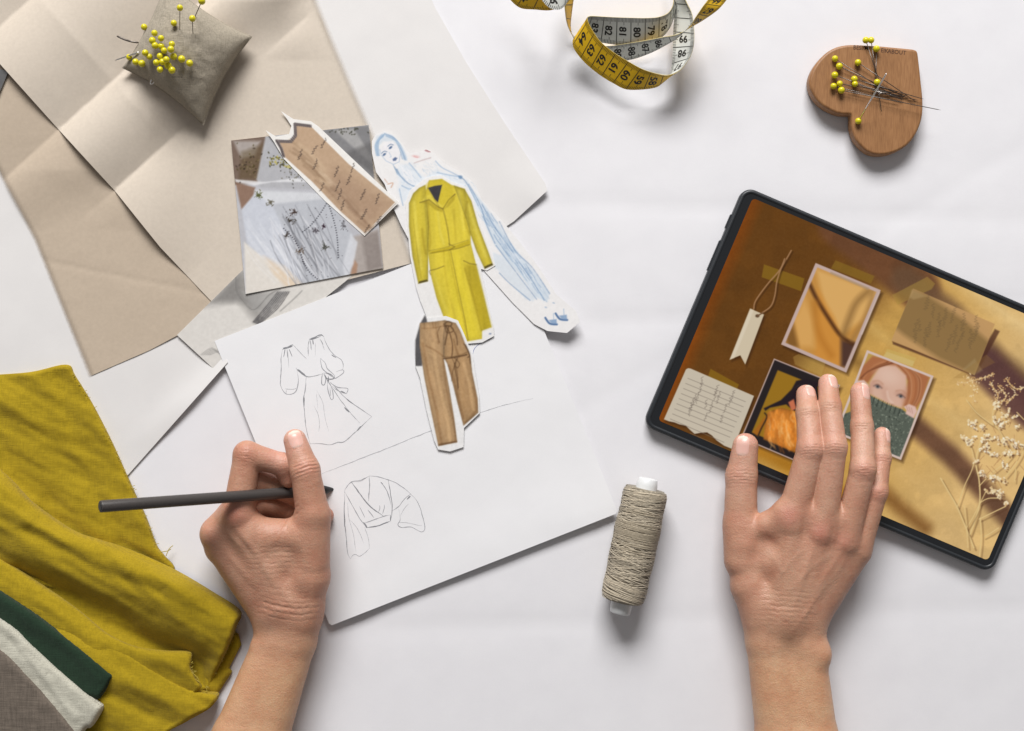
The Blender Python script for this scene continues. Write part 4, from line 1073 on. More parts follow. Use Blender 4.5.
def cone(Pg, a, b, ra, rb, fz=1.0):
    ba = b - a; L = (ba ** 2).sum()
    d = [Pg[i] - a[i] for i in range(3)]
    t = np.clip((d[0] * ba[0] + d[1] * ba[1] + d[2] * ba[2]) / L, 0, 1)
    dz = (d[2] - t * ba[2]) / fz
    return np.sqrt((d[0] - t * ba[0]) ** 2 + (d[1] - t * ba[1]) ** 2 + dz ** 2) - (ra + (rb - ra) * t)

class Limb:
    """chains: list of (k, [ (px,py,z,r), ... ], fz)"""
    def __init__(s, palm, fingers, kp=11, kf=7, kj=4, kx=1.6, extra=()):
        cv = lambda J: [(V(j[0], j[1], j[2]), j[3]) for j in J]
        s.palm = [(cv(J), fz) for J, fz in palm]; s.fing = [(cv(J), fz) for J, fz in fingers]
        s.kp, s.kf, s.kj, s.kx = kp, kf, kj, kx
        s.extra = [(V(e[0], e[1], e[2]), e[3], e[4]) for e in extra]
    def field(s, Pg):
        palm = None
        for J, fz in s.palm:
            ch = None
            for (a, ra), (b, rb) in zip(J[:-1], J[1:]):
                d = cone(Pg, a, b, ra, rb, fz); ch = d if ch is None else smin(ch, d, 6)
            palm = ch if palm is None else smin(palm, ch, s.kp)
        for c_, r, k in s.extra:
            d = np.sqrt((Pg[0] - c_[0]) ** 2 + (Pg[1] - c_[1]) ** 2 + (Pg[2] - c_[2]) ** 2) - r
            palm = smin(palm, d, k)
        tot = None
        for J, fz in s.fing:
            ch = None
            for (a, ra), (b, rb) in zip(J[:-1], J[1:]):
                d = cone(Pg, a, b, ra, rb, fz); ch = d if ch is None else smin(ch, d, s.kj)
            x = smin(palm, ch, s.kf)
            tot = x if tot is None else smin(tot, x, s.kx)
        return tot
    def mesh(s, lo, hi, h=.85):
        n = [int((hi[i] - lo[i]) / h) + 2 for i in range(3)]
        f = np.empty(n, np.float32)
        ys = (lo[1] + h * np.arange(n[1]))[None, :, None].astype(np.float32); zs = (lo[2] + h * np.arange(n[2]))[None, None, :].astype(np.float32)
        for i0 in range(0, n[0], 40):
            i1 = min(n[0], i0 + 40)
            xs = (lo[0] + h * np.arange(i0, i1))[:, None, None].astype(np.float32)
            f[i0:i1] = s.field([xs, ys, zs])
        v, F = surface_nets(f, np.array(lo, float), h)
        # settle on the true surface, then relax
        g = s.grad
        for _ in range(2):
            d = s.field([v[:, 0], v[:, 1], v[:, 2]]); v = v - g(v) * d[:, None] * .9
        return v, F
    def grad(s, v, e=.5):
        f = lambda q: s.field([q[:, 0], q[:, 1], q[:, 2]])
        G = np.stack([f(v + np.eye(3)[i] * e) - f(v - np.eye(3)[i] * e) for i in range(3)], 1)
        return G / (np.linalg.norm(G, axis=1)[:, None] + 1e-9)

def creases(v, nrm, items):
    """items: (px,py,z, dirx,diry, half width, [(offset, depth, width)...], curve). direction runs along the bone on the picture"""
    d = np.zeros(len(v))
    for px, py, z, dx, dy, hw, ls, curve in items:
        c_ = V(px, py, z); t = np.array([dx, -dy], float); t /= np.linalg.norm(t); q = np.array([-t[1], t[0]])
        r = v[:, :2] - c_[:2]
        a = r @ t; b = r @ q
        m = np.exp(-(b / hw) ** 4) * np.clip(nrm[:, 2] * 2.0, 0, 1) * (np.abs(v[:, 2] - z) < 34)
        wob = .8 * vnoise(b * .25, a * 0 + px, seed=3) + curve * (b / hw) ** 2
        for off, dep, wd in ls:
            d -= 1.15 * dep * np.exp(-((a - off - wob) / wd) ** 2) * m * (.65 + .5 * vnoise(b * .3 + off, a * .05, seed=int(px)))
    return d

def tint(v, base, spots, arm_y, armc):
    c_ = np.tile(np.asarray(base, float), (len(v), 1))
    t = np.clip((arm_y - v[:, 1]) / 60.0, 0, 1)[:, None]
    c_ = c_ * (1 - t) + np.asarray(armc) * t
    for px, py, z, r, col, a in spots:
        p = V(px, py, z); d = np.sqrt(((v - p) ** 2).sum(1))
        w_ = (np.exp(-(d / r) ** 2) * a)[:, None]
        c_ = c_ * (1 - w_) + np.asarray(col) * w_
    n = fbm(v[:, 0] * .06, v[:, 1] * .06, v[:, 2] * .06, 4, seed=51)[:, None]; n2 = fbm(v[:, 0] * .25, v[:, 1] * .25, v[:, 2] * .25, 3, seed=52)[:, None]
    c_ = c_ * (1 + n * np.array([.09, .22, .25]) + n2 * np.array([.05, .11, .12]))
    return np.clip(c_, 0, 1)

m_skin, nt, b = newmat('skin')
a = N(nt, 'ShaderNodeVertexColor', layer_name='Col')
vv_ = coord(nt)
f1 = noise(nt, vv_, .55, 4, .6); f2 = noise(nt, vv_, 2.2, 2, .6)
vor = N(nt, 'ShaderNodeTexVoronoi', feature='DISTANCE_TO_EDGE'); vor.inputs['Scale'].default_value = .42; nt.links.new(vv_, vor.inputs['Vector'])
cc = ramp(nt, f1, [(.3, (.90, .86, .84, 1)), (.7, (1, 1, 1, 1))])
nt.links.new(mulcol(nt, a.outputs['Color'], cc), b.inputs['Base Color'])
b.inputs['Roughness'].default_value = .44; b.inputs['Specular IOR Level'].default_value = .45
b.inputs['Subsurface Weight'].default_value = .22; b.inputs['Subsurface Radius'].default_value = (1.0, .35, .2); b.inputs['Subsurface Scale'].default_value = .0028
n1 = bump(nt, b, ramp(nt, vor.outputs['Distance'], [(0.0, (0, 0, 0, 1)), (.3, (1, 1, 1, 1))]), .32, .4)
n1 = bump(nt, b, f2, .3, .35, n1)
bump(nt, b, f1, .22, .7, n1)
m_nail, nt, b = newmat('fingernail')
a = N(nt, 'ShaderNodeVertexColor', layer_name='Col'); nt.links.new(a.outputs['Color'], b.inputs['Base Color'])
f = noise(nt, coord(nt, stretch=(1, .1, 1)), 1.2, 2); bump(nt, b, f, .1, .2)
b.inputs['Roughness'].default_value = .33; b.inputs['Specular IOR Level'].default_value = .45; b.inputs['Subsurface Weight'].default_value = .1; b.inputs['Subsurface Scale'].default_value = .002; b.inputs['Subsurface Radius'].default_value = (1, .4, .3)

def nail(limb, parent, base, tip, z0, z1, wd, lift=.35, tilt=0.0, name='nail'):
    """nail plate laid on the finger: base and tip in photo pixels, z0/z1 the heights of the finger's middle there"""
    A, B = V(*base, z0), V(*tip, z1)
    t = (B - A); L = np.linalg.norm(t); t /= L
    up = np.array([0, 0, 1.0]); s_ = np.cross(t, up); s_ /= np.linalg.norm(s_)
    up = np.cross(s_, t)
    up = up * math.cos(tilt) + s_ * math.sin(tilt); s_ = np.cross(t, up)
    nu, nv = 17, 13
    pts = []; cols = []
    for i in range(nu):
        u_ = i / (nu - 1)
        for j in range(nv):
            w_ = -1 + 2 * j / (nv - 1)
            x = u_ * 2 - 1
            # rounded rectangle: squeeze the width at both ends
            e = (1 - abs(x) ** 3.2) ** (1 / 2.4) if abs(x) < 1 else 0
            e = max(e, .02) * (.96 + .04 * x)
            p = A + t * (L * u_) + s_ * (w_ * e * wd / 2)
            edge = max(abs(w_) ** 4, abs(x) ** 8)
            pts.append(p); 
            q_ = min(1, max(0, (u_ - .78) / .1)); g_ = min(1, max(0, (.22 - u_ - .1 * w_ * w_) / .1))
            cols.append(tuple(np.array((.70, .42, .35)) * (1 - max(q_, g_)) + np.array((.76, .62, .53)) * q_ + np.array((.64, .42, .34)) * g_ * (1 - q_)))
    P = np.array(pts)
    # drop on to the skin along -up
    Q = P + up * 30
    for _ in range(60):
        d = limb.field([Q[:, 0], Q[:, 1], Q[:, 2]]); Q = Q - up * np.clip(d, -2, 6)[:, None] * .8
    X_ = np.repeat(np.linspace(-1, 1, nu), nv); W2 = np.tile(np.linspace(-1, 1, nv), nu)
    Q = Q + up * (lift - 1.0 * np.maximum(np.abs(W2) ** 8, (np.clip(-X_, 0, 1)) ** 8) * .7)[:, None]
    F = grid_faces(nu, nv)
    lowv = Q - up * .7
    rim = []
    n = nu * nv; I = np.arange(n).reshape(nu, nv)
    loop = list(I[:, 0]) + list(I[-1, 1:]) + list(I[::-1, -1][1:]) + list(I[0, ::-1][1:-1])
    rim = [(loop[k], loop[(k + 1) % len(loop)], loop[(k + 1) % len(loop)] + n, loop[k] + n) for k in range(len(loop))]
    o = mk(name, np.vstack([Q, lowv]), [tuple(f) for f in F] + rim, m_nail, parent, colors=np.vstack([cols, cols]))
    return o

person = root('person', V(540, 760, 0), 'person with bare forearms, drawing with one hand, tapping a tablet with the other', 'person')
SK = (.525, .275, .182); ARM = (.60, .345, .20); RED = (.53, .19, .145); PINK = (.66, .36, .29); PALE = (.62, .365, .265)

def vcol(c_, v, nrm, veins):
    for pts in veins:
        dd = seg_dist(v[:, 0], v[:, 1], spline(VS(pts, 50)[:, :2], 4)); w_ = (np.exp(-(dd / 3.0) ** 2) * .12 * np.clip(nrm[:, 2], 0, 1))[:, None]
        c_ = c_ * (1 - w_) + np.array((.36, .25, .17)) * w_
    fr_ = vnoise(v[:, 0] * .42, v[:, 1] * .42, v[:, 2] * .42, seed=77); w_ = (np.clip(fr_ - .72, 0, 1) * 1.6)[:, None]
    return c_ * (1 - w_ * np.array([.25, .4, .45]))
def build_arm(limb, lo, hi, cre, bumps, spots, arm_y, veins=()):
    v, F = limb.mesh(lo, hi)
    nrm = limb.grad(v)
    d = creases(v, nrm, cre)
    for px, py, z, rx, ry, ang, h_ in bumps:
        p = V(px, py, z); q = v - p
        ca, sa = math.cos(math.radians(ang)), math.sin(math.radians(ang))
        a_ = (q[:, 0] * ca - q[:, 1] * sa) / rx; b_ = (q[:, 0] * sa + q[:, 1] * ca) / ry
        d += h_ * np.exp(-(a_ ** 2 + b_ ** 2)) * np.clip(nrm[:, 2] * 1.6, 0, 1)
    for pts in veins:
        VP = VS(pts, 50)[:, :2]; dd = seg_dist(v[:, 0], v[:, 1], spline(VP, 4)); d += .28 * np.exp(-(dd / 2.8) ** 2) * np.clip(nrm[:, 2] * 2 - .4, 0, 1)
    d += .22 * fbm(v[:, 0] * .07, v[:, 1] * .07, v[:, 2] * .07, 3, seed=61) + .16 * fbm(v[:, 0] * .16, v[:, 1] * .5, v[:, 2] * .3, 3, seed=62) * np.clip(nrm[:, 2], 0, 1)
    v = v + nrm * d[:, None]
    v[:, 2] = np.maximum(v[:, 2], .4)
    return mk('arm', v, F, m_skin, person, colors=vcol(tint(v, SK, spots, arm_y, ARM), v, nrm, veins))

# ---- hand on the tablet
RF = [([(742, 560, 26, 17.5), (740.5, 522, 24, 16.4), (741.5, 476, 23, 15.2), (745.5, 446, 23.5, 12.6)], .9),
      ([(791, 524, 40, 15.8), (811, 449, 47, 13.2), (808, 413, 32, 11.2), (806, 394.5, 20.6, 9.7)], .95),
      ([(821, 532, 43, 15), (834, 447, 50, 12.2), (830, 407, 35, 10.7), (828, 383.5, 20.4, 9.5)], .95),
      ([(845, 540, 39, 14), (863, 469, 47, 12.2), (862, 427, 33, 10.6), (860, 392, 20.4, 9.5)], .95),
      ([(858, 550, 32, 12.6), (877, 492, 38, 10.2), (881.5, 458, 27, 9), (882, 435, 19, 8)], .95)]
RP = [([(792, 526, 38, 17), (784, 606, 35, 20)], .9), ([(820, 534, 40, 16), (790, 608, 33, 20)], .9), ([(842, 543, 36, 15), (800, 608, 31, 19)], .9), ([(855, 552, 29, 14), (808, 618, 27, 18)], .95),
      ([(741, 532, 25, 15), (751, 586, 27, 18), (764, 614, 28, 20)], .9),
      ([(765, 606, 28, 20), (768.5, 640, 28, 20.8), (782, 738, 31, 24.3), (806, 930, 36, 33)], .95),
      ([(804, 610, 28, 18), (802.5, 642, 28, 20), (812, 738, 30, 23.8), (846, 930, 36, 33)], .95),
      ([(790, 570, 24, 20), (815, 590, 22, 16)], 1.0), ([(788, 512, 42, 13), (808, 514, 41, 12), (838, 519, 40, 11.5), (856, 538, 32, 10.5)], .9), ([(746, 536, 27, 11), (768, 526, 34, 12), (785, 518, 38, 12)], .9)]
rl = Limb(RP, RF, extra=[(819, 654, 35, 10, 12), (745, 545, 30, 10, 8), (770, 560, 30, 15, 10), (766, 545, 28, 12, 8), (785, 622, 35, 15, 14)])
K4 = [(-5.5, .32, .7), (-2.8, .5, .8), (-.2, .6, .9), (2.4, .5, .8), (5.0, .3, .7)]
K2 = [(-2.2, .35, .65), (.2, .55, .7), (2.6, .32, .65)]
WR = [(-16, .22, .9), (-11, .3, .9), (-6, .3, 1.0), (-1, .38, 1.0), (4, .32, .9), (9, .26, .9), (14, .2, .9)]
rc = [(741, 477, 30, 0, 1, 13, [(-6, .4, .8), (-3, .6, .9), (0, .7, .9), (3, .6, .9), (6, .4, .8)], 1.5), (811, 447, 50, .06, 1, 11, K4, 1.6), (834.5, 447, 52, .02, 1, 10, K4, 1.5), (863, 469, 50, .02, 1, 10, K4, 1.5), (878, 492, 42, -.05, 1, 8.5, K2, 1.2),
      (808, 412, 38, 0, 1, 9, K2, 1.0), (829.5, 405, 40, 0, 1, 8.5, K2, 1.0), (861.5, 426, 38, 0, 1, 8.5, K2, 1.0), (881.5, 458, 32, 0, 1, 7.5, K2, .8), (784, 606, 44, -.05, 1, 26, WR, 1.5)]
rbp = [(789, 520, 55, 9, 9, 0, .4), (820, 533, 57, 9, 9, 0, .8), (843, 543, 50, 8, 8, 0, .7), (811, 448, 58, 8, 7, 0, .9), (834, 447, 60, 7.5, 7, 0, .9), (863, 469, 58, 7.5, 7, 0, .8), (877, 492, 46, 7, 6, 0, .6),
       (786, 565, 52, 3.5, 34, 3, .9), (806, 570, 55, 3.5, 34, 18, .8), (826, 575, 50, 3.5, 30, 32, .7), (805, 528, 58, 4, 14, 0, -1.2), (832, 538, 56, 4, 12, 10, -1.2), (771, 545, 40, 14, 16, 0, -1.0), (812, 600, 44, 2.5, 26, 35, .6)]
rs = [(789, 516, 58, 10, RED, .55), (820, 531, 58, 10, RED, .5), (843, 541, 52, 9, RED, .35), (811, 447, 58, 9, RED, .5), (834, 446, 60, 9, RED, .5), (863, 469, 58, 9, RED, .5), (877, 492, 46, 8, RED, .45), (741, 478, 35, 11, RED, .35), (881, 457, 34, 6, RED, .4),
      (806, 390, 24, 13, PINK, .8), (828, 378, 24, 13, PINK, .8), (860, 388, 24, 13, PINK, .8), (882, 431, 22, 11, PINK, .8), (745, 440, 28, 16, PINK, .8), (820, 450, 50, 42, PALE, .6), (869, 440, 40, 32, PALE, .6), (742, 470, 40, 30, PALE, .5), (785, 600, 45, 30, (.47, .28, .18), .5)]
ra = build_arm(rl, (190, -440, -2), (392, 15, 74), rc, rbp, rs, V(0, 610, 30)[1], [[(768, 640), (772, 600), (782, 572), (800, 552)], [(790, 590), (812, 566), (830, 556)], [(812, 612), (826, 588), (842, 566), (848, 550)], [(782, 572), (770, 552)], [(800, 640), (806, 610)]])
nail(rl, ra, (743.5, 457), (743.8, 435.5), 25, 23, 15, tilt=-.3)
nail(rl, ra, (807.8, 400), (807, 386.2), 24, 19, 12, tilt=.3)
nail(rl, ra, (830.2, 391), (829.4, 375.5), 24, 19, 12, tilt=.3)
nail(rl, ra, (862.4, 402), (861.6, 383.5), 25, 18, 11.5, tilt=.38)
nail(rl, ra, (884, 444), (884, 428.5), 21, 17, 9.2, tilt=.5)

# ---- hand with the pencil
LF = [([(311, 560, 42, 17), (313, 515, 47, 16.2), (305, 470, 51, 14), (295, 440.5, 46, 11)], .95),
      ([(238, 514, 50, 15), (247, 454.5, 50, 12.6), (283, 464.5, 43, 10.8), (289, 478, 38, 9.6)], 1.0),
      ([(217, 533, 38, 14), (257, 481, 31, 12.8), (288, 490, 23, 11.2), (325.5, 515.5, 11, 8.2)], 1.0),
      ([(220, 548, 28, 13.5), (258, 504, 19, 12.2), (290, 511, 13, 10.6), (310, 532, 10, 8.2)], 1.0),
      ([(234, 564, 20, 13), (266, 540, 14, 10), (300, 550, 11, 8.6)], 1.0)]
LP = [([(238, 516, 45, 16), (284, 600, 36, 20)], 1.0), ([(238, 515, 43, 14.5), (218, 533, 35, 14.2)], 1.0), ([(219, 535, 34, 14.5), (276, 606, 32, 19)], 1.0), ([(222, 550, 27, 13.5), (272, 608, 28, 18)], 1.0), ([(237, 566, 20, 12.5), (270, 612, 24, 17)], 1.0),
      ([(312, 520, 43, 15.5), (309, 576, 37, 19), (300, 614, 31, 20.5)], 1.0),
      ([(254, 532, 45, 14), (272, 536, 42, 15), (298, 536, 42, 17)], 1.0),
      ([(280, 608, 30, 20), (277, 640, 28, 20.8), (238, 738, 32, 24.6), (160, 930, 38, 34)], .95),
      ([(300, 608, 30, 20), (294.5, 640, 28, 20.3), (262, 738, 31, 25), (200, 930, 38, 34)], .95),
      ([(262, 560, 24, 20), (300, 575, 22, 18)], 1.0)]
ll = Limb(LP, LF, extra=[(262, 648, 33, 9, 6), (284, 558, 38, 16, 10), (268, 572, 36, 15, 10)], kf=6, kx=1.2)
lc = [(306, 468, 62, .3, 1, 13, [(-7, .4, .9), (-4, .7, 1.0), (-.5, .9, 1.0), (3, .7, 1.0), (6.5, .4, .9)], 1.5), (247, 456, 58, -.2, 1, 10, K4, 1.5),
      (287, 606, 48, -.12, 1, 27, [(-10, .25, .9), (-5, .3, .9), (0, .75, 1.4), (6, .5, 1.2), (12, .3, .9), (-16, .2, .9)], -2.5),
      (294, 520, 52, .9, .7, 16, [(-12, .5, 1.1), (-7, .7, 1.2), (-2, .6, 1.2)], 2.0), (276, 560, 54, 0, 1, 28, [(-12, .22, .8), (-7, .26, .8), (-2, .26, .8), (3, .26, .8), (8, .22, .8), (13, .2, .8)], 0.5)]
lbp = [(236, 514, 62, 11, 10, 0, 1.3), (213, 533, 46, 9, 9, 0, 1.0), (256, 552, 56, 4, 26, -35, .9), (240, 565, 44, 4, 24, -42, .8), (313, 513, 62, 9, 9, 0, 1.0), (318, 480, 60, 6, 6, 0, .8), (280, 548, 52, 10, 16, 0, -.4), (247, 545, 50, 4, 18, -40, -1.0), (316, 600, 45, 5, 30, 0, .9)]
ls_ = [(236, 512, 64, 13, RED, .45), (213, 532, 46, 10, RED, .35), (306, 467, 62, 11, RED, .35), (247, 453, 60, 10, RED, .3), (295, 438, 55, 15, PINK, .75), (283, 470, 44, 12, RED, .5), (327, 516, 14, 10, RED, .6), (275, 458, 50, 10, PINK, .6), (270, 575, 50, 32, (.46, .265, .18), .5), (298, 512, 50, 12, PALE, .4)]
la = build_arm(ll, (-372, -440, -2), (-168, -58, 76), lc, lbp, ls_, V(0, 612, 30)[1], [[(290, 600), (270, 575), (252, 552), (232, 536)], [(270, 575), (262, 556), (262, 540)], [(300, 590), (306, 560), (300, 540)]])
nail(ll, la, (299.5, 449), (294, 430.8), 47, 45, 15.5, tilt=.05)
# ================================================================ pencil
p_tip = V(335, 489.2, 1.6); p_end = V(100, 506.5, 150)
ax_ = (p_end - p_tip); Lp = np.linalg.norm(ax_); ax_ /= Lp
pen = root('pencil', p_tip * [1, 1, 0], 'dark grey stylus pencil held between thumb and fingers', 'pencil')
m_pen = simple('dark_grey_lacquer', (0.055, 0.048, 0.045), .42, .0, .8, .12, .05, .5)
m_tip = simple('black_pencil_tip', (0.012, 0.012, 0.014), .4)
B1 = Bag(); B1.tube([p_tip + ax_ * d for d in (15.5, 15.8, 60, 120, 180, Lp - 1.2, Lp - .4, Lp)], [5.0, 5.35, 5.4, 5.4, 5.4, 5.4, 5.1, 4.4], 32)
B1.build('barrel', m_pen, pen)
B2 = Bag(); B2.tube([p_tip + ax_ * d for d in (0, 1.2, 4, 9, 15.2, 15.9)], [.25, .9, 2.0, 3.6, 5.1, 4.9], 32); B2.build('tip', m_tip, pen)
B3 = Bag(); B3.tube([p_end + ax_ * d for d in (-.6, .15, .35)], [4.1, 4.1, 3.4], 32); B3.build('end_cap', m_tip, pen)
# ================================================================ folded cloths
def linen(name, col, var=.16, sc=.55, bs=.5, rot=.5, rough=.9, weave=1.0):
    m, nt, b = newmat(name)
    v1 = coord(nt, 1, (0, 0, rot), (1.1, .09, 1)); v2 = coord(nt, 1, (0, 0, rot), (.09, 1.1, 1)); v3 = coord(nt)
    a1 = noise(nt, v1, sc, 4, .65); a2 = noise(nt, v2, sc, 4, .65); a3 = noise(nt, v3, .05, 3)
    s_ = math_(nt, 'ADD', math_(nt, 'MULTIPLY', a1, .5), math_(nt, 'MULTIPLY', a2, .5))
    lo = tuple(x * (1 - var * 1.7) for x in col) + (1,); hi = tuple(min(1, x * (1 + var * 1.7)) for x in col) + (1,)
    c = ramp(nt, s_, [(.34, lo), (.66, hi)])
    c = mulcol(nt, c, ramp(nt, a3, [(.3, (.9, .9, .9, 1)), (.7, (1.0, 1.0, 1.0, 1))]))
    w1 = N(nt, 'ShaderNodeTexWave', wave_type='BANDS', bands_direction='X'); w1.inputs['Scale'].default_value = .32 * weave; w1.inputs['Distortion'].default_value = 1.2; w1.inputs['Detail'].default_value = 2
    w2 = N(nt, 'ShaderNodeTexWave', wave_type='BANDS', bands_direction='Y'); w2.inputs['Scale'].default_value = .32 * weave; w2.inputs['Distortion'].default_value = 1.2; w2.inputs['Detail'].default_value = 2
    vr = coord(nt, 1, (0, 0, rot))
    nt.links.new(vr, w1.inputs['Vector']); nt.links.new(vr, w2.inputs['Vector'])
    wv = math_(nt, 'MAXIMUM', w1.outputs['Fac'], w2.outputs['Fac'])
    c = mulcol(nt, c, ramp(nt, wv, [(0.2, (.72, .72, .72, 1)), (.8, (1, 1, 1, 1))]), .45)
    nt.links.new(c, b.inputs['Base Color']); b.inputs['Roughness'].default_value = rough; b.inputs['Specular IOR Level'].default_value = .15
    b.inputs['Sheen Weight'].default_value = .12; b.inputs['Sheen Roughness'].default_value = .5
    n1 = bump(nt, b, s_, bs, 1.2); bump(nt, b, wv, bs * .6, .5, n1)
    return m
m_must = linen('mustard_linen', (.385, .268, .011), .11, .7, .6, .45)
m_green = linen('green_wool', (.018, .040, .022), .14, .9, .7, .3)
m_cream = linen('cream_wool', (.60, .58, .48), .07, .8, .9, .3)
m_taupe = linen('taupe_linen', (.165, .135, .108), .2, .6, .6, .6, weave=1.0)

def layer_z(outline, w_, hgt, ridges=(), n_amp=1.2, seed=0, fd=(.87, .5)):
    """height over the base: rolled edges w_ wide and hgt high, plus ridges [(polyline, width, amp)]"""
    O_ = np.asarray(outline, float)
    def f(x, y):
        d = seg_dist(x, y, O_, True)
        t = np.clip(d / w_, 0, 1)
        z = hgt * np.sqrt(1 - (1 - t) ** 2)
        for pts, wd, am in ridges:
            q = seg_dist(x, y, pts); z = z + am * np.exp(-(q / wd) ** 2) * t
        al = x * fd[0] + y * fd[1]; ac = -x * fd[1] + y * fd[0]
        z = z + n_amp * t * (2.2 * fbm(al * .010, ac * .055, octv=3, seed=seed) + .5 * fbm(al * .05, ac * .12, octv=2, seed=seed + 9))
        z = z + .5 * fbm(x * .14, y * .14, octv=3, seed=seed + 5) * t
        return z
    return f
must = root('mustard_cloth', V(90, 560, 0), 'mustard yellow linen cloth folded in the lower left corner', 'fabric', 'folded fabrics in the lower left corner')
M1 = spline([(-60, 382), (-20, 376), (30, 372), (66, 364.5), (75, 376), (94, 407), (114, 447), (133, 490), (146, 518), (156, 545), (164, 556), (174, 572), (150, 600), (60, 590), (-60, 560)], 5, True)
M2 = spline([(-60, 440), (-20, 458), (5, 473), (31, 501), (55, 519), (78, 533), (104, 541), (130, 550), (158, 562), (182, 574), (212, 592), (240, 611), (236, 627), (229, 645), (218, 668), (204, 691), (170, 690), (100, 690), (-60, 640)], 5, True)
M2b = [(205, 655), (225, 628), (238, 634), (241, 645), (229, 668), (232, 672), (217, 695), (208, 694), (200, 690)]
ML = spline([(-60, 520), (-20, 545), (0, 558), (52, 592), (80, 612), (104, 632), (122, 642), (140, 648), (165, 651), (189, 652), (191, 660), (190, 668), (196, 680), (199, 690), (160, 710), (80, 700), (-60, 680)], 5, True)
MP = spline([(-60, 545), (0, 572), (60, 612), (104, 638), (130, 654), (160, 674), (185, 687), (203, 693), (217, 695.5), (210, 708), (186, 722), (160, 740), (140, 790), (-60, 800)], 5, True)
GR = spline([(-60, 555), (0, 590), (40, 617), (80, 648), (109, 671.5), (113, 675.5), (111.5, 680), (101, 697), (97, 699), (60, 690), (-60, 640)], 5, True)
CRM = spline([(-60, 585), (-20, 605), (0, 617), (16, 628), (31, 643), (60, 670), (97, 701.5), (102, 706), (101.5, 711), (94, 724), (90, 728), (84, 731), (60, 760), (-60, 700)], 5, True)
TP = spline([(-60, 610), (0, 648), (25, 672), (50, 700), (72, 727), (95, 760), (95, 800), (-60, 800)], 5, True)
def cloth(name, outline, mat, parent, z, w_, h_, ridges=(), n_amp=1.2, seed=0, step=2.2, thick=3.0, tilt=None, **kw):
    f0 = layer_z(outline, w_, h_, ridges, n_amp, seed)
    f = f0 if tilt is None else (lambda x, y: f0(x, y) + tilt(x, y))
    return sheet(name, outline, mat, z=z, step=step, thick=thick, zf=f, parent=parent, **kw)
cloth('cloth_layer', M1, m_must, must, 2.6, 3, 3.0, [([(-60, 470), (0, 480), (30, 505)], 8, 6), ([(20, 400), (70, 440), (110, 500)], 10, 1.6), ([(60, 380), (70, 420), (120, 540)], 9, -1.6), ([(0, 400), (60, 470), (100, 540)], 12, 1.8), ([(-20, 430), (50, 500)], 9, -1.5), ([(90, 410), (120, 470), (150, 550)], 7, 1.5)], 2.3, 71)
cloth('cloth_layer', M2b, m_must, must, 3.0, 6, 4, [], 1.0, 75, thick=2.6)
UE = [(-60, 440), (5, 473), (55, 519), (104, 541), (182, 574), (240, 611)]
hump = lambda E, wd, am: (lambda x, y: am * np.sin(np.pi * np.clip(seg_dist(x, y, E) / wd, 0, 1) ** .7))
cloth('cloth_layer', M2, m_must, must, 6.0, 4, 4.5, [([(-20, 490), (60, 540), (140, 575), (225, 625)], 16, 4), ([(20, 575), (110, 612), (150, 640), (200, 662)], 13, -11), ([(-20, 520), (50, 560), (120, 600)], 10, 2.0), ([(120, 560), (160, 600), (200, 640)], 9, 2.2), ([(30, 530), (100, 570), (160, 592)], 6, -2.4)], 2.8, 72, thick=3, tilt=hump(UE, 74, 15))
UE2 = [(-60, 520), (0, 558), (52, 592), (104, 632), (140, 648), (190, 652)]
cloth('cloth_layer', ML, m_must, must, 13.0, 3.5, 4, [([(110, 650), (150, 668), (190, 676)], 9, -3), ([(40, 600), (100, 645), (150, 665)], 7, 1.5)], 1.8, 73, tilt=hump(UE2, 60, 7))
cloth('cloth_layer', MP, m_must, must, 15.5, 4, 4.5, [([(60, 640), (120, 680), (190, 705)], 12, 3), ([(100, 690), (150, 715)], 9, -2.5)], 2.2, 74, thick=10, tilt=hump([(-60, 545), (60, 612), (130, 654), (217, 695)], 90, 4))
fr = Bag(); r_ = random.Random(5)
for (a_, b_, n_, z_) in (((189, 653), (191, 668), 8, 16), ((191, 668), (198, 684), 8, 16), ((239, 613), (229, 643), 14, 10), ((229, 643), (206, 688), 16, 10), ((66, 366), (94, 407), 10, 4), ((94, 407), (133, 490), 18, 4), ((133, 490), (156, 545), 14, 4), ((205, 692), (216, 696), 5, 14)):
    for k in range(n_):
        t = r_.random(); x = a_[0] + (b_[0] - a_[0]) * t; y = a_[1] + (b_[1] - a_[1]) * t
        L = r_.uniform(1.2, 4.0); an = math.atan2(-(b_[0] - a_[0]), (b_[1] - a_[1])) + r_.uniform(-.8, .8)
        dx, dy = math.cos(an), math.sin(an)
        fr.tube([V(x - dx * .8, y - dy * .8, z_ + 1), V(x + dx * L * .5, y + dy * L * .5, z_ + 1.2), V(x + dx * L + r_.uniform(-.6, .6), y + dy * L, z_)], .28, 4)
for pts in ([(166, 556), (169, 549), (173, 545.5)], [(161, 552), (167, 551), (171, 549)], [(191, 672), (196, 676), (199, 680)], [(186, 676), (194, 679), (200, 682)]):
    P = spline(pts, 5); fr.tube(VS(P, np.linspace(8, 5, len(P)) if pts[0][0] < 170 else 20), .4, 5)
m_thr = simple('mustard_thread', (.42, .33, .05), .8)
fr.build('fraying', m_thr, must, kind='stuff')
g_ = sheet('green_cloth', GR, m_green, z=23.5, step=2.0, thick=5, zf=layer_z(GR, 5.5, 8, [([(0, 600), (60, 640), (100, 680)], 4, 1.2)], 1.0, 81), label='dark green wool cloth lying between mustard and cream cloths', cat='fabric', group='folded fabrics in the lower left corner')
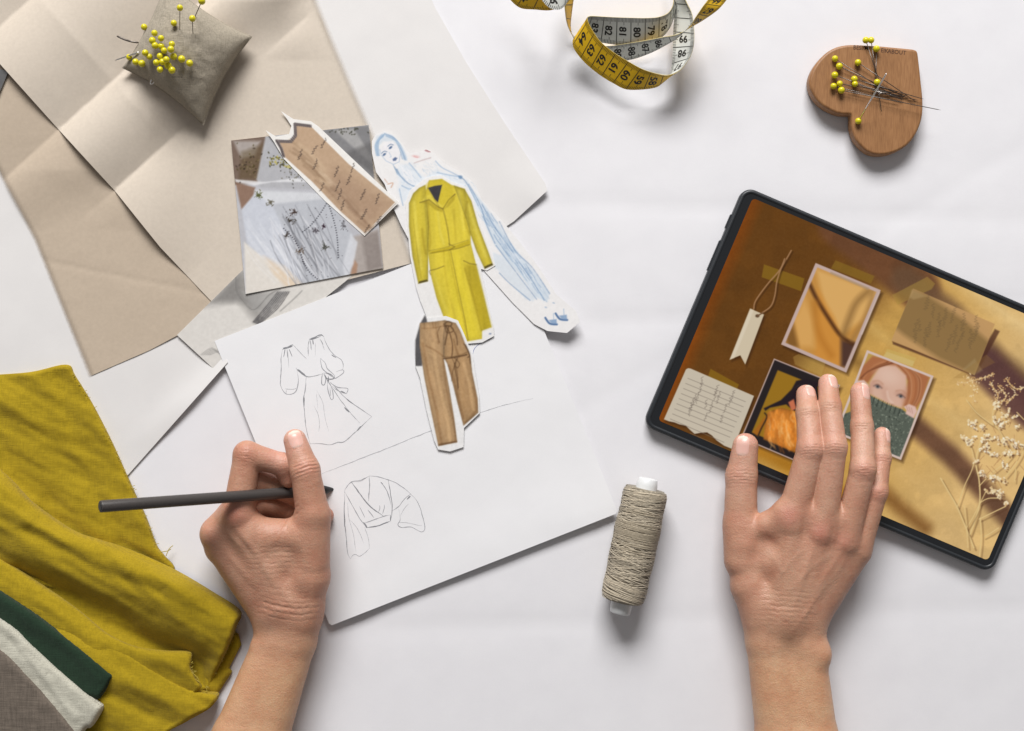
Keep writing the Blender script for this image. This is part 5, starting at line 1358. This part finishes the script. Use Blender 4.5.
sheet('cream_cloth', CRM, m_cream, z=28.5, step=1.8, thick=5, zf=layer_z(CRM, 7, 8.5, [([(20, 650), (75, 718)], 5, 1.5), ([(10, 640), (60, 705)], 3, -1.0)], 1.2, 82), label='cream wool cloth lying between green and taupe cloths', cat='fabric', group='folded fabrics in the lower left corner')
sheet('taupe_cloth', TP, m_taupe, z=35, step=2.2, thick=3, zf=layer_z(TP, 5, 5.5, [], .7, 83), label='taupe linen cloth in the bottom left corner', cat='fabric', group='folded fabrics in the lower left corner')

# ================================================================ pincushion
def pillow(p, L_, B_, R_, T_, hmax, n=70):
    """p: corners in true units: left, bottom, right, top"""
    u = np.linspace(-1, 1, n); U2, V2 = np.meshgrid(u, u, indexing='ij')
    pin = lambda w_: 1 - .10 * (1 - w_ ** 2)
    a = U2 * pin(V2); b = V2 * pin(U2)
    s_, t_ = (a + 1) / 2, (b + 1) / 2
    base = (L_[None, None] * ((1 - s_) * (1 - t_))[..., None] + B_[None, None] * (s_ * (1 - t_))[..., None] + R_[None, None] * (s_ * t_)[..., None] + T_[None, None] * ((1 - s_) * t_)[..., None])
    prof = np.clip((1 - U2 ** 2) * (1 - V2 ** 2), 0, 1) ** .5
    prof = prof * (1 + .06 * fbm(U2 * 2.2, V2 * 2.2, seed=91) * 2)
    return U2, V2, base, prof
Lc, Bc, Rc, Tc = V(123, 68, 16), V(204, 126, 14), V(252, 37, 16), V(166, -20, 18)
U2, V2, base, prof = pillow(None, Lc, Bc, Rc, Tc, 0)
mid = 17.0
wr = .9 * fbm(U2 * 4 + 9, V2 * 4, octv=3, seed=92) * 2 - 1.6 * np.exp(-((U2 + V2 - .9) / .1) ** 2) * np.clip(U2, 0, 1) - 1.4 * np.exp(-((U2 - V2 + .2) / .12) ** 2) * np.clip(-V2, 0, 1)
top = base.copy(); top[..., 2] = mid + prof * 31 + wr * prof
bot = base.copy(); bot[..., 2] = np.maximum(mid - prof * 22, 5.0)
n_ = U2.shape[0]
vv = np.vstack([top.reshape(-1, 3), bot.reshape(-1, 3)])
F1 = grid_faces(n_, n_); F2 = grid_faces(n_, n_, flip=True) + n_ * n_
m_cush = linen('greige_linen', (.44, .385, .30), .16, .9, 1.1, .8, weave=1.3)
cush = root('pincushion', V(186, 55, 5), 'greige linen pillow pincushion stuck with yellow-headed pins', 'pincushion')
mk('pillow', vv, np.vstack([F1, F2]), m_cush, cush)
# corner tuck and seam
sb = Bag()
edge = np.vstack([base[:, 0], base[-1, 1:], base[::-1, -1][1:], base[0, ::-1][1:]]); edge[:, 2] = mid
sb.tube(edge, .55, 6); sb.build('seam', m_cush, cush)
def cushion_h(px, py):
    """height of the pillow top seen at a pixel"""
    P = top.reshape(-1, 3); k = 1 - P[:, 2] / H
    qx, qy = 512 + P[:, 0] / k, 365.5 - P[:, 1] / k
    i = np.argmin((qx - px) ** 2 + (qy - py) ** 2)
    return P[i, 2]

# ================================================================ pins
m_head = simple('yellow_glass_bead', (.64, .56, .012), .22, 0, .8, .03, 0, .5)
m_steel = simple('steel_wire', (.42, .40, .38), .3, 1.0, .5, .05)
m_steel_d = simple('dark_steel', (.16, .14, .125), .38, 1.0, .5, .05)
m_bright = simple('bright_steel', (.85, .84, .82), .22, 1.0)
hv, hf = sphere_mesh((0, 0, 0), 1.0, 20, 12)
head_me = mkmesh('pin_head', hv * 3.35, hf); head_me.materials.append(m_head)
tv_, tf_, tc_ = tube_mesh(np.array([(0, 0, 0), (0, 0, -.5), (0, 0, -.97), (0, 0, -1.0)]) * 72.0, [.42, .42, .36, .05], 8, up=(1, 0, 0))
def shaft_mesh(L, mat):
    v, f, cps = tube_mesh(np.array([(0, 0, 0), (0, 0, -L * .5), (0, 0, -L + 3), (0, 0, -L)]), [.42, .42, .36, .05], 8, up=(1, 0, 0))
    me = mkmesh('pin_shaft', v, list(f) + cps); me.materials.append(mat); return me
sh_long = shaft_mesh(72, m_steel_d); sh_short = shaft_mesh(34, m_steel_d)
proto = {}
def pin(head, tip, label, group, long_=True, bright=False):
    """head centre and a point the shaft runs towards, in true units"""
    head = np.asarray(head, float); d = head - np.asarray(tip, float); d /= np.linalg.norm(d)
    q = Vector(d.tolist()).to_track_quat('Z', 'Y')
    key = (long_, bright)
    if key not in proto:
        e = root('pin', head, label, 'pin', group)
        h_ = bpy.data.objects.new('head', head_me); s_ = bpy.data.objects.new('shaft', shaft_mesh(72, m_bright) if bright else (sh_long if long_ else sh_short))
        for o in (h_, s_): COL.objects.link(o); o.parent = e
        proto[key] = e
    else:
        src = proto[key]; e = src.copy(); COL.objects.link(e); e['label'] = label; e['group'] = group
        for ch in src.children:
            c_ = ch.copy(); COL.objects.link(c_); c_.parent = e
    e.scale = [random.uniform(.90, 1.07)] * 3
    e.location = Vector((head * S).tolist()); e.rotation_mode = 'QUATERNION'; e.rotation_quaternion = q
    return e
GP = 'yellow-headed pins in the linen pincushion'
CLU = 'yellow-headed pin packed in the cluster on the pincushion\'s left half'
pins = [((220, 152), 'yellow-headed pin just above the cluster, at the pincushion\'s upper left edge'), ((278, 186), CLU), ((266, 228), CLU), ((315, 215), CLU), ((281, 256), CLU), ((316, 260), CLU), ((376, 248), CLU), ((370, 277), CLU), ((332, 284), CLU), ((226, 297), CLU), ((250, 319), CLU),
        ((136, 321), 'leftmost of the yellow-headed pins in the linen pincushion'), ((172, 348), 'second yellow-headed pin from the left in the linen pincushion'), ((207, 357), 'third yellow-headed pin along the pincushion\'s lower left edge'), ((288, 352), CLU), ((309, 316), CLU), ((386, 318), CLU),
        ((431, 332), 'yellow-headed pin second from the right in the row ending the cluster'), ((476, 355), 'rightmost yellow-headed pin on the face of the linen pincushion'), ((323, 348), CLU), ((355, 370), CLU), ((309, 391), CLU), ((376, 394), CLU), ((345, 335), CLU)]
r_ = random.Random(9)
for (p, lab) in pins:
    x, y = cr([p], 105, 0, 5.62)[0]
    z = cushion_h(x, y)
    lift = r_.uniform(4, 13)
    if lab != CLU: lift = 5
    hd = V(x, y, z + lift)
    tgt = V(x + r_.uniform(-3, 5), y + r_.uniform(-2, 5), z - 18)
    pin(hd, tgt, lab, GP, long_=False)
for p, q, lf, lab in (((421, 44), (420, 170), 20, 'tall yellow-headed pin standing alone above the pincushion\'s top left'), ((387, 130), (395, 160), 4, 'low yellow-headed pin at the pincushion\'s top, left of the standing pins'),
                      ((491, 104), (494, 185), 14, 'yellow-headed pin standing lower right of the tall top pins'), ((544, 6), (505, 95), 22, 'topmost yellow-headed pin, tilted right above the pincushion')):
    x, y = cr([p], 105, 0, 5.62)[0]; x2, y2 = cr([q], 105, 0, 5.62)[0]
    z2 = cushion_h(x2, y2)
    pin(V(x, y, z2 + lf), V(x2, y2, z2 - 1), lab, GP, long_=False)
# needles in the cushion
def needle(name, pts, zs, r, mat, label, grp='needles stuck in the pincushion'):
    B_ = Bag(); P = spline(cr(pts, 105, 0, 5.62), 5); zz = np.interp(np.linspace(0, 1, len(P)), np.linspace(0, 1, len(zs)), zs)
    B_.tube(VS(P, zz), np.interp(np.linspace(0, 1, len(P)), [0, .1, .9, 1], [r * .7, r, r, r * .4]), 8)
    return B_.build(name, mat, label=label, cat='needle', group=grp)
needle('sewing_needle', [(68, 203), (110, 222), (150, 234), (190, 240)], [26, 28, 30, 28], .95, m_steel_d, 'dark needle poking out at the pincushion\'s upper left edge')
needle('sewing_needle', [(58, 340), (120, 318), (190, 294)], [22, 28, 34], .95, m_bright, 'bright silver needle poking out beside the leftmost yellow pin')
needle('safety_pin', [(292, 412), (286, 440), (270, 468), (256, 470), (262, 446), (280, 420)], [30, 27, 24, 24, 26, 30], .7, m_bright, 'small silver pin loop below the cluster of yellow pins')

# ================================================================ wooden heart
O = (790, 20, 4.87)
hp = cr([(608, 142), (622, 152), (628, 180), (640, 290), (650, 400), (642, 490), (600, 580), (540, 632), (460, 657), (385, 647), (325, 592), (300, 530), (297, 466), (290, 461), (230, 455), (150, 412), (105, 350), (94, 290), (122, 220), (185, 152), (270, 120), (400, 122), (520, 132), (592, 139)], *O)
hp = resample(spline(hp, 5, True), 1.6, True)
HZ = 15.0
ctr_ = hp.mean(0)
V0 = VS(hp, HZ)
out = []
nrm2 = np.roll(hp, -1, 0) - np.roll(hp, 1, 0); nrm2 /= np.linalg.norm(nrm2, axis=1)[:, None]; nrm2 = np.stack([-nrm2[:, 1], nrm2[:, 0]], 1)
if (nrm2 * (hp - ctr_)).sum() < 0: nrm2 = -nrm2
for ins, z in ((1.6, .4), (.6, .8), (.2, 2), (.2, HZ - 2.6), (.7, HZ - 1.1), (1.6, HZ - .3), (2.8, HZ)):
    q = hp - nrm2 * ins
    o_ = VS(q, HZ); o_[:, 2] = z; out.append(o_)
P, F = flat_mesh(hp - nrm2 * 2.8, 0)
nH = len(hp)
tri = delaunay_2d_cdt([Vector(p) for p in (hp - nrm2 * 2.8).tolist()], [(i, (i + 1) % nH) for i in range(nH)], [list(range(nH))], 1, 1e-5)
tf = [tuple(reversed(f)) if ((tri[0][f[1]] - tri[0][f[0]]).cross(tri[0][f[2]] - tri[0][f[0]])) > 0 else tuple(f) for f in tri[2]]
base_i = (len(out) - 1) * nH
sidef = grid_faces(len(out), nH, closed_v=True)
vv = np.vstack(out)
# orient the side faces outwards
a_, b_, c_ = vv[sidef[nH * 3][0]], vv[sidef[nH * 3][1]], vv[sidef[nH * 3][2]]
nn = np.cross(b_ - a_, c_ - a_); cc_ = vv.mean(0)
if np.dot(nn, a_ - cc_) < 0: sidef = sidef[:, ::-1]
m_wood, nt, b = newmat('beech_wood')
v = coord(nt, 1, (0, 0, 2.25), (1, .10, 1)); f = noise(nt, v, .14, 5, .6, .6); f2 = noise(nt, coord(nt, 1, (0, 0, 2.25), (1, .12, 1)), .8, 3)
c1 = ramp(nt, f, [(.25, (.27, .125, .045, 1)), (.5, (.335, .16, .06, 1)), (.78, (.39, .195, .08, 1))])
c1 = mulcol(nt, c1, ramp(nt, f2, [(.35, (.80, .76, .72, 1)), (.6, (1, 1, 1, 1))]))
nt.links.new(c1, b.inputs['Base Color']); b.inputs['Roughness'].default_value = .5; bump(nt, b, f2, .15, .3)
heart = root('wooden_heart', VS([ctr_], HZ)[0] * [1, 1, 0], 'heart shaped wooden block with engraved lettering and pins lying on it', 'wooden heart')
idx = [tuple(base_i + i for i in f) for f in tf]
mk('block', vv, [tuple(f) for f in sidef] + idx, m_wood, heart, smooth=True)
heart.children[0].data.polygons.foreach_set('use_smooth', [True] * len(sidef) + [False] * len(idx))

def text_tris(s_, size=1.0):
    cu = bpy.data.curves.new('lettering', 'FONT'); cu.body = s_; cu.size = size; cu.align_x = 'CENTER'; cu.align_y = 'CENTER'; cu.offset = .03
    cu.resolution_u = 3
    ob = bpy.data.objects.new('lettering', cu); COL.objects.link(ob)
    bpy.context.view_layer.update()
    me = bpy.data.meshes.new_from_object(ob.evaluated_get(bpy.context.evaluated_depsgraph_get()))
    v = np.array([tuple(q.co) for q in me.vertices]); f = [tuple(p.vertices) for p in me.polygons]
    bpy.data.objects.remove(ob); bpy.data.curves.remove(cu); bpy.data.meshes.remove(me)
    return v, f
m_burn = simple('burnt_lettering', (.04, .014, .008), .8)
lb = Bag()
for s_, x, y, ang, sx in (('BESI/M', 860.8, 48.0, 3, .9), ('EIK', 884.5, 50.8, 6, .9), ('ABOUT', 896.9, 52.2, 6, .92)):
    v, f = text_tris(s_, 6.0)
    ca, sa = math.cos(math.radians(ang)), math.sin(math.radians(ang))
    q = np.stack([x + (v[:, 0] * sx * ca + v[:, 1] * sa), y + (v[:, 0] * sx * sa - v[:, 1] * ca)], 1)
    lb.add(VS(q, HZ + .06), f)
lb.build('lettering', m_burn, heart, smooth=False)
def hz(x, y, z): return V(x, y, z)
GH = 'yellow-headed pins lying on the wooden heart'
hpins = [((219, 188), (548, 398), 'yellow-headed pin at the upper end of the left group on the wooden heart'), ((240, 225), (555, 372), 'second yellow-headed pin from the top in the left group on the wooden heart'), ((218, 268), (540, 386), 'yellow-headed pin in the middle of the left group on the wooden heart'),
         ((331, 207), (590, 382), 'lone yellow-headed pin between the left group and the top three, on wood'), ((313, 288), (612, 374), 'upper of two touching yellow heads near the heart\'s centre'), ((316, 312), (640, 396), 'lower of two touching yellow heads near the heart\'s centre'),
         ((242, 310), (560, 362), 'yellow-headed pin touching the left group\'s lowest heads, upper one'), ((212, 322), (548, 404), 'leftmost low yellow-headed pin on the wooden heart'), ((250, 342), (720, 436), 'lowest yellow-headed pin of the left group, long shaft over the edge'),
         ((369, 98), (445, 330), 'upper left yellow-headed pin of the three at the heart\'s top edge'), ((395, 98), (430, 350), 'upper right yellow-headed pin of the three at the heart\'s top edge'), ((421, 140), (415, 400), 'lowest of the three yellow-headed pins at the heart\'s top edge'),
         ((424, 303), (446, 450), 'yellow-headed pin under the bright pin\'s shaft near the heart\'s centre')]
for k, (p, q, lab) in enumerate(hpins):
    x, y = cr([p], *O)[0]; x2, y2 = cr([q], *O)[0]
    up = k < 9
    hd = V(x, y, HZ + 3.4 + (k % 3) * .5); tp = V(x2, y2, HZ + .8 + (k % 5) * .7 + (4 if k == 8 else 0))
    o_ = pin(hd, tp, lab, GH)
    if k in (9, 10, 11, 12):
        for ch in o_.children:
            if len(ch.data.vertices) < 60: ch.scale = (1, 1, (.68, .64, .62, .42)[k - 9])
    if k == 8:
        for ch in o_.children:
            if len(ch.data.vertices) < 60: ch.scale = (1, 1, 1.36)
x, y = cr([(333, 492)], *O)[0]; x2, y2 = cr([(474, 252)], *O)[0]
bp = pin(V(x, y, HZ + 3.4), V(x2, y2, HZ + 40), 'bright pin crossing over the others with its yellow head at the heart\'s notch', GH, bright=True)
bp.children[1].scale = (2.0, 2.0, .82)
ex = Bag(); r_ = random.Random(2)
for k in range(4):
    a0 = cr([(330 + r_.uniform(0, 90), 300 + r_.uniform(0, 60))], *O)[0]; a1 = cr([(560 + r_.uniform(-40, 60), 370 + r_.uniform(-25, 35))], *O)[0]
    z = HZ + .6 + r_.uniform(0, 3)
    nb = Bag(); nb.tube([V(*a0, z + .6), V(*a1, z)], [.4, .3], 6)
    nb.build('sewing_needle', m_steel if k % 2 else m_steel_d, label='thin steel needle in the bundle lying across the wooden heart', cat='needle', group='needles in the bundle on the wooden heart')

# ================================================================ steel tool at the left edge
bl = [(-70, 52), (-10, 66), (4, 70), (8, 72.5), (3, 84), (-4, 100), (-70, 230)]
sheet('steel_blade', bl, simple('brushed_steel', (.35, .35, .35), .35, 1.0), z=9.5, step=3, thick=2.0, label='grey steel tool tip poking in at the left edge', cat='tool')

# ================================================================ thread spool
sp0, sp1 = V(646.5, 487.5, 21), V(622, 602, 21)
axs = sp1 - sp0; Ls = np.linalg.norm(axs); axs /= Ls
sx_ = np.cross(axs, [0, 0, 1.0]); sx_ /= np.linalg.norm(sx_); sz_ = np.cross(sx_, axs)
spool = root('thread_spool', (sp0 + sp1) / 2 * [1, 1, 0], 'spool of natural linen thread on a white plastic core', 'thread spool')
m_plast, nt, b = newmat('frosted_white_plastic'); b.inputs['Base Color'].default_value = (.68, .69, .69, 1); b.inputs['Roughness'].default_value = .4
bump(nt, b, noise(nt, coord(nt), .5, 2), .1, .3)
kb = Bag()
def ringpts(s_, r, n=40): 
    th = np.arange(n) / n * 2 * np.pi
    return sp0 + axs * s_ + r * (np.cos(th)[:, None] * sx_ + np.sin(th)[:, None] * sz_)
prof_ = [(-8.4, 6.0), (-9, 6.8), (-9, 8.6), (-8.2, 9.3), (-2, 10.4), (10, 10.6), (Ls - 8, 10.8), (Ls + 8, 10.4), (Ls + 10.6, 10.0), (Ls + 11.4, 9.2), (Ls + 11.4, 7.2), (Ls + 10.6, 6.2), (Ls, 6.0), (-8.4, 5.8)]
kv = np.vstack([ringpts(s_, r) for s_, r in prof_]); kb.add(kv, grid_faces(len(prof_), 40, closed_v=True, flip=True))
kb.build('core', m_plast, spool)
def rad(t): return 20.8 + .9 * math.sin(t * math.pi) - 1.8 * max(0, (abs(t - .5) - .44) / .06) ** 2 + .35 * math.sin(t * 23)
ns = 80; tt = np.linspace(0, 1, ns)
bv = np.vstack([ringpts(1.5, 10.2, 48)] + [ringpts(1.0 + t * (Ls - 2), rad(t) - 1.0, 48) for t in tt] + [ringpts(Ls - 1.5, 10.2, 48)])
m_thread = simple('linen_thread', (.33, .285, .21), .85, 0, .6, .25, .4, .2)
m_wind, nt, b = newmat('wound_linen_thread')
a = N(nt, 'ShaderNodeVertexColor', layer_name='Col'); f = noise(nt, coord(nt), 1.3, 3)
nt.links.new(mulcol(nt, a.outputs['Color'], ramp(nt, f, [(.3, (.72, .7, .66, 1)), (.7, (1.1, 1.1, 1.1, 1))])), b.inputs['Base Color']); b.inputs['Roughness'].default_value = .85; b.inputs['Sheen Weight'].default_value = .2
wb = Bag(); wb.add(bv, grid_faces(ns + 2, 48, closed_v=True, flip=True), (.27, .235, .18))
r_ = random.Random(4)
def winding(n_turn, s0, s1, ro, r=.55, colr=(.42, .37, .28), ph=0, per=26):
    n = int(n_turn * per); P = []
    for i in range(n + 1):
        t = i / n; th = ph + t * n_turn * 2 * math.pi; s_ = s0 + (s1 - s0) * t + .8 * math.sin(th * .37 + ph)
        R_ = rad(min(1, max(0, (s_ - 1) / (Ls - 2)))) + ro + .2 * math.sin(th * 3.1)
        P.append(sp0 + axs * s_ + R_ * (math.cos(th) * sx_ + math.sin(th) * sz_))
    v, f, cps = tube_mesh(np.array(P), r, 4); wb.add(v, f, colr)
for k in range(7):          # close layers
    j = r_.uniform(.85, 1.15); winding(88, 2 + r_.uniform(0, 1.5), Ls - 2 - r_.uniform(0, 1.5), -.5 + .05 * k, .58, tuple(x * j for x in (.40, .345, .265)), r_.uniform(0, 6)) if k < 2 else None
for k in range(170):        # crossing wraps
    s0 = r_.uniform(2, Ls - 12); sp = r_.choice([-1, 1]) * r_.uniform(12, 46)
    s1 = min(Ls - 2, max(2, s0 + sp)); j = r_.uniform(.6, 1.45)
    winding(r_.uniform(.6, 1.4), s0, s1, .25 + .3 * r_.random(), .4, tuple(x * j for x in (.47, .41, .315)), r_.uniform(0, 6))
for k in range(26):
    s0 = Ls * .42 + r_.gauss(0, 10); winding(r_.uniform(1, 3), s0, s0 + r_.uniform(-5, 5), .7, .45, (.38, .325, .24), r_.uniform(0, 6))
for k in range(160):       # stray fibres
    s_ = r_.uniform(2, Ls - 2); th = r_.uniform(0, 2 * math.pi); R_ = rad(s_ / Ls)
    e = math.cos(th) * sx_ + math.sin(th) * sz_; t2 = axs * r_.uniform(-1, 1) + np.cross(axs, e) * r_.uniform(-1, 1)
    p0 = sp0 + axs * s_ + e * R_; wb.tube([p0, p0 + e * 1.2 + t2, p0 + e * r_.uniform(.8, 2.4) + t2 * 2.4], .1, 3, (.42, .38, .3))
wb.build('thread', m_wind, spool)
# ================================================================ measuring tape
tape = root('measuring_tape', V(632, 55, 0), 'curled yellow and white measuring tape at the top edge', 'measuring tape')
YEL, WHT = (.86, .53, .012), (.72, .73, .68)
m_tape = print_mat('coated_tape', .38, .4, .06)
m_mark = simple('black_tape_ink', (.02, .018, .015), .5)
band = Bag(); marks = Bag()
glyphs = {}
def ribbon(pairs, left_white=True, nums=(), s_first=0.0, cm=14.0, ticks=True):
    """pairs: (Ax,Ay,Az,Bx,By,Bz) seen positions of both edges. The face whose left-hand edge (walking on) is A shows white."""
    P = np.array(pairs, float)
    A = spline(VS(P[:, :2], P[:, 2]), 10); B = spline(VS(P[:, 3:5], P[:, 5]), 10)
    n = len(A); nw = 7
    W = np.linspace(0, 1, nw)
    G = A[:, None] * (1 - W)[None, :, None] + B[:, None] * W[None, :, None]
    du = np.gradient(G, axis=0); dv = (B - A)[:, None] * np.ones((1, nw, 1))
    Nn = np.cross(du, dv); Nn /= np.linalg.norm(Nn, axis=2)[..., None] + 1e-9
    # dv points from the left edge to the right edge, du ahead: du x dv points down for the white side up
    up = -Nn
    f = grid_faces(n, nw)
    wcol, ycol = (WHT, YEL) if left_white else (YEL, WHT)
    top = (G + up * .28).reshape(-1, 3); bot = (G - up * .28).reshape(-1, 3)
    band.add(top, f[:, ::-1], wcol); band.add(bot, f, ycol)
    I = np.arange(n * nw).reshape(n, nw)
    for e_, fl in ((0, 0), (nw - 1, 1)):
        ev = np.vstack([top[I[:, e_]], bot[I[:, e_]]]); q = grid_faces(2, n)
        band.add(ev, q if fl else q[:, ::-1], (.60, .50, .22))
    cen = (A + B) / 2
    s_ = np.r_[0, np.cumsum(np.linalg.norm(np.diff(cen, axis=0), axis=1))]
    def at(s, w, side):
        s = np.asarray(s, float); w = np.asarray(w, float)
        i = np.clip(np.interp(s, s_, np.arange(n)), 0, n - 1.001); i0 = i.astype(int); t = (i - i0)[:, None]
        a = A[i0] * (1 - t) + A[i0 + 1] * t; b_ = B[i0] * (1 - t) + B[i0 + 1] * t
        u = up[i0, 3] * (1 - t) + up[i0 + 1, 3] * t
        return a * (1 - w[:, None]) + b_ * w[:, None] + u * (.40 * side)
    def quad(s0, w0, w1, wd, side):
        k = 5; ww = np.linspace(w0, w1, k)
        v = np.vstack([at(np.full(k, s0 - wd / 2), ww, side), at(np.full(k, s0 + wd / 2), ww, side)])
        q = grid_faces(2, k); marks.add(v, q if side < 0 else q[:, ::-1])
    if ticks:
        for side in (1, -1):
            c0 = s_first % cm - cm
            k = 0
            while c0 < s_[-1] - 1:
                if c0 > 1: quad(c0, .01, .99, .75, side)
                for m in range(1, 10):
                    q = c0 + m * cm / 10
                    if 1 < q < s_[-1] - 1:
                        L = .26 if m == 5 else .16
                        quad(q, .01, L, .42, side); quad(q, 1 - L, .99, .42, side)
                c0 += cm
    for s0, txt, side in nums:
        if txt not in glyphs: glyphs[txt] = text_tris(txt, 1.0)
        v, fc = glyphs[txt]
        sz = 10.5 if side > 0 else 11.0
        wid = np.linalg.norm(B[0] - A[0])
        # reading runs from A to B; glyph tops point along +s on the white side, -s on the other
        ss = s0 + (v[:, 1] * sz * .92) * side
        i = int(np.clip(np.interp(s0, s_, np.arange(n)), 0, n - 1)); wl = max(16.0, np.linalg.norm(B[i] - A[i]))
        ww = .5 + v[:, 0] * sz / wl
        q = at(ss, ww, side); marks.add(q, fc if side > 0 else [tuple(reversed(x)) for x in fc])
    return s_
zt, zb = 19, 1.2
P1 = [(676, -30, 20, 668, -30, 2), (682, -8, 20, 674, -9, 2), (686.5, 2, 20, 676, 1, 2), (692, 14, 20, 674.8, 13, zb), (694, 29, 20, 673.6, 27, zb), (694, 42, 19, 673, 42, zb), (691.8, 53, 18, 672.6, 57, zb), (687, 62, 18, 671.5, 68, zb), (679, 71, 18, 669.5, 76, zb), (668, 75, 18, 663, 82.5, zb),
      (656.5, 73.5, 18, 653, 88, zb), (642.4, 69, 18, 628, 89.5, zb), (628.5, 61.5, 18, 613, 83, zb), (614, 52.5, 18, 600, 75, zb), (601, 42, 19, 588, 65.5, 2.5), (593, 31, 20, 579, 56, 4), (588.3, 22, 21, 573.3, 46.5, 5), (587.6, 17.6, 21, 574, 38, 4), (591, 16, 21, 583, 36, 3),
      (603.5, 16.6, 20, 600, 42, zb), (615, 17.2, 19, 614, 44.5, zb), (629.4, 17.7, 19, 629.2, 46.4, zb), (645, 18, 19, 644.8, 45.2, zb), (658.5, 17, 19, 658, 39.8, zb), (668.5, 12.5, 19, 667, 32, zb), (673.4, 3, 20, 673, 20, zb), (672, -10, 20, 676, 4, 3), (664, -24, 20, 670, -10, 3)]
P1 = [(a, b, c_ + 13, d, e, f + 13) for a, b, c_, d, e, f in P1]
pp_ = np.array(P1); A_t = spline(VS(pp_[:, :2], pp_[:, 2]), 10); B_t = spline(VS(pp_[:, 3:5], pp_[:, 5]), 10); cen = (A_t + B_t) / 2
sc_ = np.r_[0, np.cumsum(np.linalg.norm(np.diff(cen, axis=0), axis=1))]
def s_of(i): return sc_[int(i * 10)]
s60 = s_of(12)
nums = []
for k in range(-2, 8):
    s0 = s60 + k * 14.0 - 6.4
    if k <= 5: nums.append((s60 + k * 14.0 - 5.2, str(60 + k), -1))
s80 = s_of(21); 
def snap(s): return s60 + round((s - s60) / 14.0) * 14.0
l80 = snap(s80)
for k in range(-3, 6):
    nums.append((l80 + k * 14.0 + 5.6, str(80 - k), 1))
for k in range(0, 5):
    nums.append((s60 - (2 + k) * 14.0 - 8.0, str(95 + k), 1))
ribbon(P1, True, nums, s_first=s60)
P2 = [(560, -30, 40, 572, -30, 30), (563.5, -8, 36, 574, -8, 24), (565.2, 12, 28, 571.8, 12, 16), (567.6, 25, 15, 570.6, 27, 8), (574.5, 37.5, 7, 574, 38.5, 2), (588, 45, 5, 586, 53, .8), (608, 46, 14, 608, 61.5, 2), (630, 43, 19, 630.6, 59.6, 4), (648, 40, 24, 650, 53.2, 11), (663, 37, 30, 666, 45, 20), (677, 34.5, 39, 678.5, 37.2, 35),
      (692, 26.5, 43, 691, 24.8, 48), (704, 19.5, 46, 695.5, 17.5, 57), (718, 9.5, 46, 702.4, 7, 60), (727, -1, 40, 709.5, -3, 56), (738, -18, 42, 718, -22, 58)]
s2 = ribbon(P2, True, [], s_first=5)
pp_ = np.array(P2); cen2 = (spline(VS(pp_[:, :2], pp_[:, 2]), 10) + spline(VS(pp_[:, 3:5], pp_[:, 5]), 10)) / 2
sc2 = np.r_[0, np.cumsum(np.linalg.norm(np.diff(cen2, axis=0), axis=1))]
nums2 = [(sc2[70] + k * 14 + 1, str(88 - k), 1) for k in range(-1, 3)] + [(sc2[130] + k * 14 - 3, str(67 - k), -1) for k in range(-1, 3)]
nb_ = len(band.v)
ribbon(P2, True, nums2, s_first=5, ticks=False)
for l_ in (band.v, band.c): del l_[nb_:]
nn_ = sum(len(v) for v in band.v); band.f = [f for f in band.f if max(f) < nn_]; band.n = nn_
P3 = [(486, -40, 46, 505, -44, 62), (500, -16, 42, 518, -26, 62), (509, -2, 40, 524, -20, 60), (520, 7.6, 40, 533, -12, 58), (535, 9.4, 42, 543, -8, 58), (552, 9.8, 44, 556, -9, 58), (568, 2, 44, 566, -14, 56), (576, -14, 40, 572, -26, 50)]
ribbon(P3, True, [(30, '50', -1), (47, '49', -1)], s_first=3)
P4 = [(528, -30, 66, 546, -34, 66), (536, -10, 64, 552, -18, 66), (546, 5, 62, 557, -12, 66), (555.5, 9.6, 62, 561, -10, 66), (563, 7.5, 62, 566, -12, 66), (570, -4, 60, 570, -22, 66), (572, -20, 58, 571, -38, 64)]
P4 = [(q[3], q[4], q[5], q[0], q[1], q[2]) for q in P4]
ribbon(P4, True, [(34, '36', 1), (50, '37', 1)], s_first=4)
band.build('band', m_tape, tape)
marks.build('markings', m_mark, tape, smooth=False)
